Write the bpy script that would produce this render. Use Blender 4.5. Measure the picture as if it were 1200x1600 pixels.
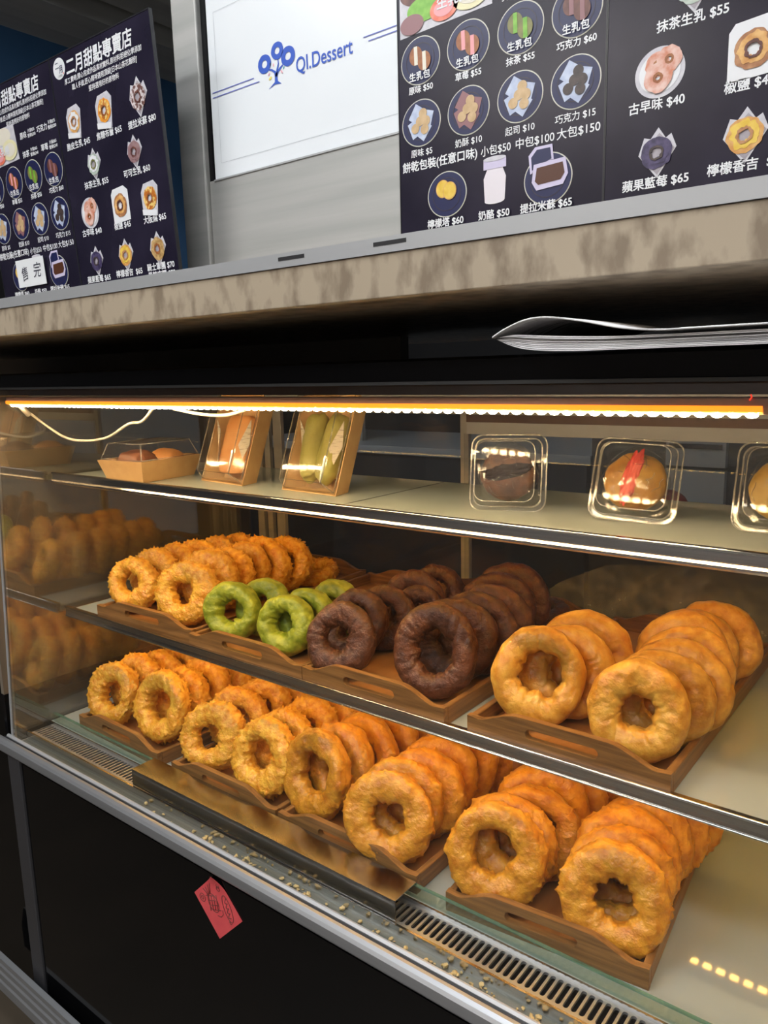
import bpy, bmesh, math, random
from mathutils import Vector, Matrix, noise

H = 1.25                      # camera height; builders below use heights relative to the camera
sc = bpy.context.scene
for o in list(bpy.data.objects):
    bpy.data.objects.remove(o, do_unlink=True)
C = sc.collection
PI = math.pi
rad = math.radians

# ------------------------------------------------------------------ camera
cam_d = bpy.data.cameras.new('camera')
cam = bpy.data.objects.new('camera', cam_d); C.objects.link(cam)
cam_d.sensor_fit = 'HORIZONTAL'; cam_d.sensor_width = 36.0; cam_d.lens = 36.0 * 1205 / 1200
cam_d.clip_start = 0.02; cam_d.clip_end = 60
R = ((0.786192, -0.09129972, 0.61120087),
     (0.61753403, 0.1537311, -0.7713744),
     (-0.02353432, 0.98388572, 0.17724284))
cam.matrix_world = Matrix(((R[0][0], R[0][1], R[0][2], 0),
                           (R[1][0], R[1][1], R[1][2], 0),
                           (R[2][0], R[2][1], R[2][2], H), (0, 0, 0, 1)))
sc.camera = cam

# ------------------------------------------------------------------ colour management, world
vs = sc.view_settings
vs.view_transform = 'Standard'; vs.look = 'None'; vs.gamma = 1.0; vs.exposure = 0.0
vs.use_curve_mapping = False
sc.cycles.transparent_max_bounces = 24
sc.cycles.max_bounces = 10
sc.cycles.glossy_bounces = 6
sc.cycles.sample_clamp_indirect = 6.0
W = bpy.data.worlds.new('world'); sc.world = W; W.use_nodes = True
W.node_tree.nodes['Background'].inputs[0].default_value = (0.95, 0.97, 1.0, 1)
W.node_tree.nodes['Background'].inputs[1].default_value = 0.12

LED_STRENGTH = 190.0
LED_COLOR = (1.0, 0.70, 0.36)
SHELF_LED = 37.0
SHELF_LED_COLOR = (1.0, 0.55, 0.11)
CEILING_LIGHT = 26.0

# ------------------------------------------------------------------ materials
def nd(nt, t, **kw):
    n = nt.nodes.new(t)
    for k, v in kw.items():
        setattr(n, k, v)
    return n

def mat(name, col, rough=0.5, metal=0.0, spec=0.5, coat=0.0, noise_col=None, nscale=20.0, ndetail=4.0,
        bump=0.0, bscale=60.0, stretch=None, emis=None, estr=0.0, ramp=(0.35, 0.65), rand=0.0, sss=0.0, rough2=None):
    m = bpy.data.materials.new(name); m.use_nodes = True
    nt = m.node_tree; b = nt.nodes['Principled BSDF']
    b.inputs['Base Color'].default_value = (*col, 1); b.inputs['Roughness'].default_value = rough
    b.inputs['Metallic'].default_value = metal; b.inputs['Specular IOR Level'].default_value = spec
    b.inputs['Coat Weight'].default_value = coat; b.inputs['Coat Roughness'].default_value = 0.05
    if sss:
        b.inputs['Subsurface Weight'].default_value = sss
        b.inputs['Subsurface Radius'].default_value = (0.006, 0.003, 0.001)
    if emis:
        b.inputs['Emission Color'].default_value = (*emis, 1); b.inputs['Emission Strength'].default_value = estr
    vec = None
    if noise_col or bump:
        tc = nd(nt, 'ShaderNodeTexCoord'); mp = nd(nt, 'ShaderNodeMapping')
        nt.links.new(tc.outputs['Object'], mp.inputs[0])
        if stretch: mp.inputs['Scale'].default_value = stretch
        vec = mp.outputs[0]
        if rand:
            oi = nd(nt, 'ShaderNodeObjectInfo')
            ad = nd(nt, 'ShaderNodeVectorMath', operation='ADD')
            nt.links.new(vec, ad.inputs[0]); nt.links.new(oi.outputs['Random'], ad.inputs[1]); vec = ad.outputs[0]
    if noise_col:
        n = nd(nt, 'ShaderNodeTexNoise'); n.inputs['Scale'].default_value = nscale; n.inputs['Detail'].default_value = ndetail
        nt.links.new(vec, n.inputs['Vector'])
        r = nd(nt, 'ShaderNodeValToRGB')
        r.color_ramp.elements[0].position = ramp[0]; r.color_ramp.elements[0].color = (*col, 1)
        r.color_ramp.elements[1].position = ramp[1]; r.color_ramp.elements[1].color = (*noise_col, 1)
        nt.links.new(n.outputs['Fac'], r.inputs[0])
        out = r.outputs[0]
        if rand:
            hs = nd(nt, 'ShaderNodeHueSaturation')
            mr = nd(nt, 'ShaderNodeMapRange'); mr.inputs['To Min'].default_value = 1 - rand; mr.inputs['To Max'].default_value = 1 + rand * .6
            nt.links.new(oi.outputs['Random'], mr.inputs[0]); nt.links.new(mr.outputs[0], hs.inputs['Value'])
            nt.links.new(out, hs.inputs['Color']); out = hs.outputs[0]
        nt.links.new(out, b.inputs['Base Color'])
        if rough2 is not None:
            mr2 = nd(nt, 'ShaderNodeMapRange'); mr2.inputs['To Min'].default_value = rough; mr2.inputs['To Max'].default_value = rough2
            nt.links.new(n.outputs['Fac'], mr2.inputs[0]); nt.links.new(mr2.outputs[0], b.inputs['Roughness'])
    if bump:
        n2 = nd(nt, 'ShaderNodeTexNoise'); n2.inputs['Scale'].default_value = bscale; n2.inputs['Detail'].default_value = 5
        nt.links.new(vec, n2.inputs['Vector'])
        bp = nd(nt, 'ShaderNodeBump'); bp.inputs['Strength'].default_value = bump; bp.inputs['Distance'].default_value = 0.002
        nt.links.new(n2.outputs['Fac'], bp.inputs['Height']); nt.links.new(bp.outputs[0], b.inputs['Normal'])
    return m

def glass_mat(name, tint=(1, 1, 1), ior=1.5, haze=0.0, haze_col=(.8, .8, .8), rough=0.0, boost=1.0, hscale=8.0, hdetail=3.0):
    m = bpy.data.materials.new(name); m.use_nodes = True
    nt = m.node_tree; nt.nodes.remove(nt.nodes['Principled BSDF'])
    out = nt.nodes['Material Output']
    tr = nd(nt, 'ShaderNodeBsdfTransparent'); tr.inputs[0].default_value = (*tint, 1)
    gl = nd(nt, 'ShaderNodeBsdfGlossy'); gl.inputs['Roughness'].default_value = rough
    fr = nd(nt, 'ShaderNodeFresnel')
    ge = nd(nt, 'ShaderNodeNewGeometry'); mi_ = nd(nt, 'ShaderNodeMix')       # same reflectance on both faces of the pane
    mi_.inputs[2].default_value = ior; mi_.inputs[3].default_value = 1 / ior
    nt.links.new(ge.outputs['Backfacing'], mi_.inputs[0]); nt.links.new(mi_.outputs[0], fr.inputs[0])
    mul = nd(nt, 'ShaderNodeMath', operation='MULTIPLY'); mul.inputs[1].default_value = boost; mul.use_clamp = True
    nt.links.new(fr.outputs[0], mul.inputs[0])
    mx = nd(nt, 'ShaderNodeMixShader'); nt.links.new(mul.outputs[0], mx.inputs[0])
    nt.links.new(tr.outputs[0], mx.inputs[1]); nt.links.new(gl.outputs[0], mx.inputs[2])
    last = mx.outputs[0]
    if haze:
        df = nd(nt, 'ShaderNodeBsdfDiffuse'); df.inputs[0].default_value = (*haze_col, 1)
        tc = nd(nt, 'ShaderNodeTexCoord'); n = nd(nt, 'ShaderNodeTexNoise'); n.inputs['Scale'].default_value = hscale; n.inputs['Detail'].default_value = hdetail
        nt.links.new(tc.outputs['Object'], n.inputs['Vector'])
        mr = nd(nt, 'ShaderNodeMapRange'); mr.inputs['From Min'].default_value = .35; mr.inputs['From Max'].default_value = .75
        mr.inputs['To Min'].default_value = haze * .25; mr.inputs['To Max'].default_value = haze
        nt.links.new(n.outputs['Fac'], mr.inputs[0])
        m2 = nd(nt, 'ShaderNodeMixShader'); nt.links.new(mr.outputs[0], m2.inputs[0])
        nt.links.new(last, m2.inputs[1]); nt.links.new(df.outputs[0], m2.inputs[2]); last = m2.outputs[0]
    nt.links.new(last, out.inputs[0])
    return m

M = {}
M['steel'] = mat('brushed steel', (.58, .58, .57), .26, 1.0, noise_col=(.46, .46, .45), nscale=6, stretch=(1, 30, 60))
M['steel_soft'] = mat('satin steel', (.50, .49, .47), .55, .45, noise_col=(.40, .40, .38), nscale=3, stretch=(.6, 20, 14))
M['gutter'] = mat('dull gutter steel', (.10, .115, .105), .35, .3, noise_col=(.16, .17, .16), nscale=8, stretch=(.6, 20, 14))
M['alu'] = mat('aluminium', (.44, .445, .455), .45, .45)
M['alu_mirror'] = mat('polished aluminium', (.72, .72, .72), .16, 1.0, noise_col=(.6, .6, .6), nscale=4, stretch=(1, 40, 40))
M['black_gloss'] = mat('black laminate', (.0025, .0025, .003), .06, 0, .2)
M['black_frame'] = mat('black frame', (.004, .004, .005), .25, 0, .2)
M['bronze'] = mat('dark bronze profile', (.10, .055, .035), .45, .3)
M['bronze_grey'] = mat('grey trim', (.09, .095, .10), .4, .5)
M['post_grey'] = mat('grey corner post', (.035, .035, .039), .35)
M['salmon'] = mat('lamp housing', (.55, .30, .20), .5)
M['chrome'] = mat('polished bead', (.80, .80, .80), .14, 1.0)
M['rail'] = mat('rail steel', (.40, .41, .43), .36, .7, noise_col=(.34, .35, .37), nscale=3, stretch=(.5, 30, 30))
M['cover'] = mat('mirror steel', (.36, .35, .335), .14, 1.0, noise_col=(.30, .29, .28), nscale=5, stretch=(1, 12, 12))
M['rubber'] = mat('rubber gasket', (.012, .012, .014), .5)
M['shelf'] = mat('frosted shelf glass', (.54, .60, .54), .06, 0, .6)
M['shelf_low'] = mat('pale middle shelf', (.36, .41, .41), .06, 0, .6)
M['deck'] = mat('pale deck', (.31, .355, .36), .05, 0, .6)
M['glass'] = glass_mat('clear glass', (.985, .99, .985), boost=.85)
M['glass_side'] = glass_mat('side glass', (.95, .96, .95), ior=1.6, haze=.05, haze_col=(.75, .70, .62), boost=4.2, hscale=5)
M['mist'] = glass_mat('condensation', (1, 1, 1), ior=1.05, haze=.34, haze_col=(.8, .8, .78), boost=.2, hscale=60, hdetail=6)
M['glass_rear'] = glass_mat('rear door glass', (.90, .92, .93), haze=.015, haze_col=(.8, .82, .84), hscale=7, hdetail=8)
M['glass_edge'] = glass_mat('clear glass strip', (.86, .92, .89), haze=.05, haze_col=(.45, .58, .50), hscale=3)
M['glass_rim'] = glass_mat('green glass rim', (.55, .72, .64), haze=.40, haze_col=(.22, .38, .31), hscale=30)
M['plastic'] = glass_mat('clear plastic', (.97, .97, .96), ior=1.5, haze=.018, haze_col=(.9, .88, .84), boost=1.0, rough=.07)
M['plastic_rim'] = glass_mat('highlight-whitened plastic rim', (.92, .92, .90), ior=1.7, haze=.32, haze_col=(.92, .88, .80), boost=2.5, rough=.12, hscale=40)  # whitened so plastic edges and film creases show as bright highlight lines
M['wrap'] = glass_mat('plastic film', (.99, .985, .97), ior=1.45, haze=.008, haze_col=(.95, .92, .85), boost=1.1, rough=.10, hscale=60)
M['wood_x'] = mat('tray wood x', (.15, .068, .020), .36, 0, .4, noise_col=(.32, .155, .048), nscale=9, ndetail=6, stretch=(1.5, 26, 26), bump=.15, bscale=40, ramp=(.3, .7), rand=.12)
M['wood_y'] = mat('tray wood y', (.15, .068, .020), .36, 0, .4, noise_col=(.32, .155, .048), nscale=9, ndetail=6, stretch=(26, 1.5, 26), bump=.15, bscale=40, ramp=(.3, .7), rand=.12)
M['wood_base'] = mat('tray base wood', (.27, .11, .028), .4, 0, .4, noise_col=(.38, .17, .05), nscale=7, stretch=(8, 1, 8), ramp=(.3, .7))
M['crispy'] = mat('crispy dough', (.62, .225, .010), .27, 0, .6, noise_col=(.86, .485, .055), nscale=6, ndetail=8, bump=.9, bscale=16, ramp=(.30, .68), rand=.12)
M['crust'] = mat('crusty dough', (.46, .150, .006), .30, 0, .55, noise_col=(.72, .345, .030), nscale=4.5, ndetail=8, bump=.8, bscale=14, ramp=(.30, .68), rand=.12)
M['smooth'] = mat('smooth fried dough', (.48, .185, .010), .30, 0, .55, noise_col=(.74, .42, .070), nscale=4, ndetail=7, bump=.5, bscale=14, ramp=(.30, .68), rand=.10)
M['choco'] = mat('chocolate dough', (.055, .018, .008), .36, 0, .45, noise_col=(.16, .056, .024), nscale=5, ndetail=8, bump=.8, bscale=18, ramp=(.3, .75), rand=.12)
M['matcha'] = mat('matcha dough', (.15, .20, .008), .40, 0, .45, noise_col=(.38, .41, .035), nscale=4, ndetail=6, bump=.5, bscale=14, ramp=(.3, .72), rand=.10)
M['stone'] = mat('mottled stone laminate', (.24, .185, .13), .32, 0, .5, noise_col=(.43, .35, .255), nscale=55, ndetail=14, stretch=(1, 1, .5), ramp=(.38, .55))
M['kraft'] = mat('kraft card', (.56, .34, .14), .6, noise_col=(.62, .39, .17), nscale=60)
M['paper_wrap'] = mat('printed wrap', (.62, .55, .45), .6, noise_col=(.30, .25, .20), nscale=60, stretch=(1, 1, 9), ramp=(.55, .62))
M['toast'] = mat('orange roll', (.66, .27, .07), .5, noise_col=(.72, .35, .12), nscale=18, bump=.3, bscale=150)
M['matcha_roll'] = mat('matcha roll', (.30, .27, .04), .55, noise_col=(.40, .36, .09), nscale=30, bump=.3, bscale=180)
M['brown_roll'] = mat('brown roll', (.16, .055, .025), .5, noise_col=(.24, .09, .045), nscale=30, bump=.3, bscale=160)
M['bun_choco'] = mat('chocolate bun', (.045, .014, .006), .45, noise_col=(.17, .065, .022), nscale=45, bump=.4, bscale=120, ramp=(.35, .65))
M['bun_gold'] = mat('golden bun', (.36, .15, .015), .45, noise_col=(.50, .27, .04), nscale=40, bump=.3, bscale=120)
M['bun_pale'] = mat('pale bun', (.42, .24, .03), .45, noise_col=(.52, .34, .07), nscale=40, bump=.3, bscale=100)
M['cream_red'] = mat('strawberry filling', (.62, .045, .035), .4, noise_col=(.75, .12, .08), nscale=30)
M['cream_dark'] = mat('chocolate filling', (.014, .006, .004), .7, 0, .1)
M['white_plastic'] = mat('white cable', (.72, .66, .55), .5)
M['board'] = mat('menu board face', (.011, .009, .021), .25, 0, .3, noise_col=(.022, .018, .036), nscale=9)
M['board_edge'] = mat('board edge', (.02, .02, .024), .3)
M['ink_white'] = mat('white lettering', (.80, .80, .82), .4)
M['sign_white'] = mat('white sign face', (.80, .83, .86), .25, 0, .5, noise_col=(.84, .86, .88), nscale=4)
M['ink_blue'] = mat('blue ink', (.03, .10, .52), .4)
M['ink_navy'] = mat('pale blue rule', (.13, .16, .55), .4)
M['ink_grey'] = mat('grey rule', (.45, .47, .50), .4)
M['ink_yellow'] = mat('yellow ink', (.85, .70, .12), .4)
M['ink_pink'] = mat('pink ink', (.80, .42, .48), .4)
M['ink_teal'] = mat('teal ink', (.05, .35, .40), .4)
M['red_card'] = mat('red card', (.66, .075, .085), .55, noise_col=(.72, .095, .10), nscale=50)
M['red_emboss'] = mat('embossed line', (.17, .035, .03), .5)
M['note'] = mat('white paper', (.78, .79, .80), .6)
M['ink_black'] = mat('pen ink', (.03, .03, .05), .5)
M['news'] = mat('newsprint', (.80, .79, .79), .6, noise_col=(.42, .41, .42), nscale=25, stretch=(1, 6, 1), ramp=(.50, .66))
M['news_edge'] = mat('newsprint sheets', (.72, .70, .70), .7, noise_col=(.30, .29, .30), nscale=8, stretch=(1, 1, 60), ramp=(.45, .62))
M['crumb'] = mat('crumbs', (.50, .40, .20), .6)
M['dark_wall'] = mat('dark wall', (.035, .035, .038), .6)
M['blue_wall'] = mat('blue wall', (.10, .28, .62), .5, noise_col=(.14, .34, .70), nscale=2)
M['floor'] = mat('floor tile', (.075, .06, .043), .45, noise_col=(.09, .07, .05), nscale=6)
M['far_wall'] = mat('hall wall', (.34, .31, .30), .6)
M['ceil_dark'] = mat('dark slat', (.50, .50, .47), .5, noise_col=(.40, .40, .38), nscale=2, stretch=(8, .4, 8))
M['ceil_black'] = mat('black ceiling', (.012, .012, .013), .6)
M['side_panel'] = mat('brown side panel', (.20, .165, .125), .5, noise_col=(.13, .105, .08), nscale=3, ndetail=6)
M['cab'] = mat('pale cabinet', (.50, .52, .54), .4)
M['cab_dark'] = mat('dark cabinet', (.05, .055, .065), .4)
M['red'] = mat('red plastic', (.55, .03, .03), .4)
M['shelf_led'] = mat('shelf led', (1, .6, .2), .5, emis=SHELF_LED_COLOR, estr=SHELF_LED)
M['lamp_face'] = mat('ceiling lamp face', (.9, .9, .9), .5, emis=(.93, .97, 1.0), estr=CEILING_LIGHT)
M['shop_fill'] = mat('shop fill lamp', (.9, .9, .9), .5, emis=(.95, .97, 1.0), estr=2.5)  # for the unseen fill lamp added inside the shop
M['led'] = mat('led', (1, .8, .5), .5, emis=LED_COLOR, estr=LED_STRENGTH)
M['hall_fill'] = mat('hall fill lamp face', (.9, .9, .9), .5, emis=(1.0, .95, .88), estr=CEILING_LIGHT)  # for the unseen fill lamps added by the hall wall
M['led_strip'] = mat('led strip', (1, .8, .5), .5, emis=(1.0, .74, .34), estr=3.0)
M['led_glow'] = mat('led diffuser', (.9, .4, .05), .5, emis=(1.0, .27, .006), estr=1.5)
M['dot'] = mat('indicator', (.8, .05, .02), .5, emis=(1, .05, .02), estr=1.0)

# printed picture inks
def ink(name, a, b=None, s=120.0, ramp=(.35, .65)):
    if name not in M:
        M[name] = mat(name, a, .35, noise_col=b or a, nscale=s, ramp=ramp)
    return M[name]
ink('p_navy', (.012, .016, .075)); ink('p_rim', (.62, .60, .52)); ink('p_paper', (.66, .64, .68), (.55, .53, .58))
ink('p_paper_dark', (.34, .30, .33), (.42, .38, .42)); ink('p_bun', (.30, .09, .025), (.42, .16, .05)); ink('p_cream', (.80, .74, .62))
ink('p_pink', (.85, .36, .38)); ink('p_green', (.16, .42, .03), (.25, .55, .06)); ink('p_olive', (.17, .17, .05), (.24, .22, .07)); ink('p_choc', (.10, .03, .025), (.19, .07, .05))
ink('p_mauve', (.30, .14, .15)); ink('p_cookie', (.55, .36, .18), (.66, .46, .25)); ink('p_ice', (.42, .48, .66), (.60, .66, .80)); ink('p_dark', (.03, .02, .022), (.08, .055, .05))
ink('p_yolk', (.75, .48, .05), (.85, .6, .12)); ink('p_lilac', (.62, .56, .74)); ink('p_milk', (.78, .72, .76)); ink('p_cocoa', (.09, .03, .015))
ink('p_orange', (.80, .24, .02), (.88, .45, .06)); ink('p_amber', (.62, .28, .07), (.80, .48, .18)); ink('p_brown', (.34, .13, .05), (.52, .26, .12)); ink('p_sugar', (.62, .20, .10), (.80, .55, .48))
ink('p_purple', (.035, .025, .07), (.09, .07, .16), 200); ink('p_white', (.80, .80, .82)); ink('p_palegreen', (.42, .50, .42), (.55, .62, .55)); ink('p_plum', (.26, .14, .15), (.36, .22, .22))
ink('p_choclace', (.16, .07, .06), (.70, .62, .62), 260, (.45, .55)); ink('p_egg', (.55, .16, .02), (.88, .62, .20), 200, (.45, .55)); ink('p_cream2', (.80, .74, .45)); ink('p_red', (.80, .16, .09), (.88, .30, .2))
ink('p_crumbs', (.36, .19, .06), (.62, .42, .18), 220)

# ------------------------------------------------------------------ mesh helpers
def new(): return bmesh.new()

def box(bm, x0, x1, y0, y1, z0, z1, mi=0):
    v = [bm.verts.new((x, y, z)) for z in (z0, z1) for y in (y0, y1) for x in (x0, x1)]
    for f in ((0, 2, 3, 1), (4, 5, 7, 6), (0, 1, 5, 4), (2, 6, 7, 3), (0, 4, 6, 2), (1, 3, 7, 5)):
        bm.faces.new([v[i] for i in f]).material_index = mi

def prism_x(bm, prof, x0, x1, mi=0):
    """profile of (y, z) points swept along x"""
    a = [bm.verts.new((x0, y, z)) for y, z in prof]; b = [bm.verts.new((x1, y, z)) for y, z in prof]
    n = len(prof)
    for i in range(n):
        bm.faces.new((a[i], a[(i + 1) % n], b[(i + 1) % n], b[i])).material_index = mi
    bm.faces.new(a[::-1]).material_index = mi; bm.faces.new(b).material_index = mi

def tube(bm, pts, r, n=8, closed=False, mi=0):
    pts = [Vector(p) for p in pts]; rings = []
    m = len(pts)
    up = Vector((0, 0, 1)); prev = None
    for i, p in enumerate(pts):
        if closed: t = pts[(i + 1) % m] - pts[i - 1]
        else: t = pts[min(i + 1, m - 1)] - pts[max(i - 1, 0)]
        t.normalize()
        if prev is None:
            a = t.cross(up)
            if a.length < 1e-3: a = t.cross(Vector((0, 1, 0)))
        else:
            a = prev - t * prev.dot(t)
        a.normalize(); prev = a; b = t.cross(a)
        rr = r[i] if isinstance(r, (list, tuple)) else r
        rings.append([bm.verts.new(p + (a * math.cos(2 * PI * k / n) + b * math.sin(2 * PI * k / n)) * rr) for k in range(n)])
    for i in range(m if closed else m - 1):
        A, B = rings[i], rings[(i + 1) % m]
        for k in range(n):
            bm.faces.new((A[k], A[(k + 1) % n], B[(k + 1) % n], B[k])).material_index = mi
    if not closed:
        bm.faces.new(rings[0][::-1]).material_index = mi; bm.faces.new(rings[-1]).material_index = mi

def spline(pts, n=8):
    pts = [Vector(p) for p in pts]; out = []
    for i in range(len(pts) - 1):
        p0 = pts[max(i - 1, 0)]; p1 = pts[i]; p2 = pts[i + 1]; p3 = pts[min(i + 2, len(pts) - 1)]
        for k in range(n):
            t = k / n
            out.append(.5 * ((2 * p1) + (p2 - p0) * t + (2 * p0 - 5 * p1 + 4 * p2 - p3) * t * t + (3 * p1 - p0 - 3 * p2 + p3) * t ** 3))
    out.append(pts[-1]); return out

def mesh_of(name, bm, mats, smooth=False, fix=True):
    if fix: bmesh.ops.recalc_face_normals(bm, faces=bm.faces[:])
    me = bpy.data.meshes.new(name); bm.to_mesh(me); bm.free()
    for m in (mats if isinstance(mats, (list, tuple)) else [mats]): me.materials.append(m)
    if smooth: me.polygons.foreach_set('use_smooth', [True] * len(me.polygons))
    return me

def root(name, label, cat, loc=(0, 0, 0), group=None, rz=0.0):
    """an Empty at a thing's base; loc has z relative to the camera"""
    o = bpy.data.objects.new(name, None); C.objects.link(o)
    o.empty_display_size = .05
    o.location = (loc[0], loc[1], loc[2] + H); o.rotation_euler = (0, 0, rz)
    o['label'] = label; o['category'] = cat
    if group: o['group'] = group
    return o

def part(name, bm, mats, parent, smooth=False, bevel=0.0, origin=None, label=None, fix=True):
    """mesh written in camera-height coordinates, or in local coordinates when origin is given as (0,0,0)"""
    if origin is None:
        p = parent; off = Vector((0, 0, 0))
        while p is not None:
            off += p.location; p = p.parent
        off.z -= H
        bmesh.ops.translate(bm, verts=bm.verts[:], vec=-off)
    o = bpy.data.objects.new(name, mesh_of(name, bm, mats, smooth, fix)); C.objects.link(o)
    o.parent = parent
    if bevel:
        md = o.modifiers.new('bevel', 'BEVEL'); md.width = bevel; md.segments = 2; md.limit_method = 'ANGLE'; md.angle_limit = rad(40)
    if label: o['label'] = label
    return o

def single(name, bm, mats, label, cat, loc=None, smooth=False, bevel=0.0, group=None, kind=None, fix=True):
    """a thing that is one mesh; verts in camera-height coordinates, origin moved to loc"""
    if loc is None:
        xs = [v.co for v in bm.verts]
        loc = (sum(v.x for v in xs) / len(xs), sum(v.y for v in xs) / len(xs), min(v.z for v in xs))
    bmesh.ops.translate(bm, verts=bm.verts[:], vec=-Vector(loc))
    o = bpy.data.objects.new(name, mesh_of(name, bm, mats, smooth, fix)); C.objects.link(o)
    o.location = (loc[0], loc[1], loc[2] + H)
    if bevel:
        md = o.modifiers.new('bevel', 'BEVEL'); md.width = bevel; md.segments = 2; md.limit_method = 'ANGLE'; md.angle_limit = rad(40)
    if label: o['label'] = label
    if cat: o['category'] = cat
    if group: o['group'] = group
    if kind: o['kind'] = kind
    return o

def struct(name, bm, m): return single(name, bm, m, None, None, kind='structure')

def copy_thing(o):
    c = o.copy(); C.objects.link(c)
    for ch in o.children:
        d = ch.copy(); C.objects.link(d); d.parent = c
        for g in ch.children:
            e = g.copy(); C.objects.link(e); e.parent = d
    return c

# ------------------------------------------------------------------ the setting
bm = new(); box(bm, -4.2, 2.5, -3.0, 4.2, -1.30, -1.25); struct('floor', bm, M['floor'])
bm = new(); box(bm, -4.2, 2.5, 4.0, 4.1, -1.25, 1.7); struct('wall_back', bm, M['dark_wall'])
bm = new(); box(bm, -3.75, -3.65, -3.0, 4.0, -1.25, 1.7); struct('wall_left', bm, M['dark_wall'])
bm = new(); box(bm, -3.649, -3.64, .9, 4.0, .55, 1.65); struct('trim_10', bm, M['blue_wall'])
bm = new(); box(bm, -4.2, 2.5, -3.0, 4.2, 1.65, 1.70); struct('ceiling', bm, M['ceil_black'])
# dropped dark slat soffit running into the shop
bm = new(); box(bm, -4.2, 2.5, -3.0, -2.9, -1.25, 1.7); struct('wall_front', bm, M['far_wall'])
k = 0
for x0, x1 in ((-2.86, -2.70), (-2.69, -2.52), (-2.44, -2.26), (-2.25, -2.05), (-1.95, -1.70), (-1.69, -1.40), (-1.3, -.9), (-.88, -.4), (-.38, .2)):
    k += 1
    bm = new(); box(bm, x0, x1, .9, 4.0, 1.20 + .03 * (k % 2), 1.30); struct('trim_%d' % k, bm, M['ceil_dark'])

def ceiling_light(x0, x1, y0, y1, z, label, strength_mat):
    t = root('ceiling_light', label, 'lamp', ((x0 + x1) / 2, (y0 + y1) / 2, z), group='ceiling lamps')
    b = new(); box(b, x0 - .02, x1 + .02, y0 - .02, y1 + .02, z + .004, z + .05); part('frame', b, M['alu'], t)
    b = new(); box(b, x0, x1, y0, y1, z, z + .006); part('diffuser', b, strength_mat, t)
    return t
ceiling_light(-.95, -.35, -.10, .12, 1.20, 'long white ceiling lamp above the customer side, nearest the white sign', M['lamp_face'])
ceiling_light(-2.3, -1.1, -1.2, -.9, 1.55, 'added unseen long ceiling lamp above the customer side, far left', M['lamp_face'])  # unseen lamp added to light the boards and case front
ceiling_light(.1, 1.2, -.9, -.6, 1.55, 'added unseen long ceiling lamp above the customer side, far right', M['lamp_face'])  # its unseen counterpart on the right, also added for light
ceiling_light(-2.40, -2.30, 1.44, 1.50, 1.185, 'small bright lamp in the dark slatted ceiling above the left menu boards', M['lamp_face'])

ceiling_light(-2.6, -1.2, -2.7, -2.4, 1.55, 'added unseen fill lamp near the hall wall, behind the viewer on the left', M['hall_fill'])  # both hall-wall lamps are added to brighten the countertop underside
ceiling_light(-.6, .8, -2.7, -2.4, 1.55, 'added unseen fill lamp near the hall wall, behind the viewer on the right', M['hall_fill'])
t = root('shop_fill_lamp', 'added unseen fill lamp inside the shop, hidden behind the menu boards', 'lamp', (-1.15, 2.5, .72))  # unseen lamp, added to brighten the slatted ceiling and kitchen
b = new(); box(b, -1.45, -.85, 2.44, 2.56, .72, .78); part('diffuser', b, M['shop_fill'], t)
b = new(); tube(b, [(-1.15, 2.5, .78), (-1.15, 2.5, 1.65)], .006, 8); part('cord', b, M['black_frame'], t)

# ------------------------------------------------------------------ kitchen behind the case
bm = new(); box(bm, -2.6, -1.0, 2.3, 2.9, -1.25, -.30)
t = root('kitchen_counter', 'dark kitchen counter seen through the rear glass doors of the case', 'counter', (-1.8, 2.6, -1.25))
part('body', bm, M['cab_dark'], t)
bm = new(); box(bm, -2.62, -.98, 2.28, 2.92, -.30, -.27); part('worktop', bm, M['cab'], t)
t = root('kitchen_cabinet', 'pale grey kitchen cabinet with slotted drawer behind the rear glass', 'cabinet', (-.6, 2.45, -1.25))
bm = new(); box(bm, -.95, -.25, 2.22, 2.75, -1.25, -.16); part('body', bm, M['cab_dark'], t)
bm = new(); box(bm, -.72, -.56, 2.195, 2.22, -.275, -.19); part('drawer', bm, M['cab'], t)
bm = new(); box(bm, -.71, -.57, 2.190, 2.196, -.225, -.212); part('drawer_slot', bm, M['cab_dark'], t)
bm = new(); box(bm, -.72, -.56, 2.195, 2.22, -.70, -.285); part('door', bm, M['cab'], t)
bm = new()
bmesh.ops.create_uvsphere(bm, u_segments=16, v_segments=10, radius=.05, matrix=Matrix.Translation((-.60, 1.85, -.33)) @ Matrix.Diagonal((1, 1, .8, 1)))
single('bowl', bm, M['red'], 'round red bowl in the kitchen, behind the second clear clamshell', 'bowl', smooth=True)
bm = new(); box(bm, -.75, -.30, 1.75, 2.05, -1.25, -.375); single('kitchen_cart', bm, M['cab_dark'], 'dark kitchen cart under the red bowl behind the case', 'cart')
bm = new(); box(bm, -2.35, -2.02, 2.42, 2.44, -.27, .12)
single('steel_sheet', bm, M['steel_soft'], 'pale steel sheet standing on the dark kitchen counter', 'sheet')

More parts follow.
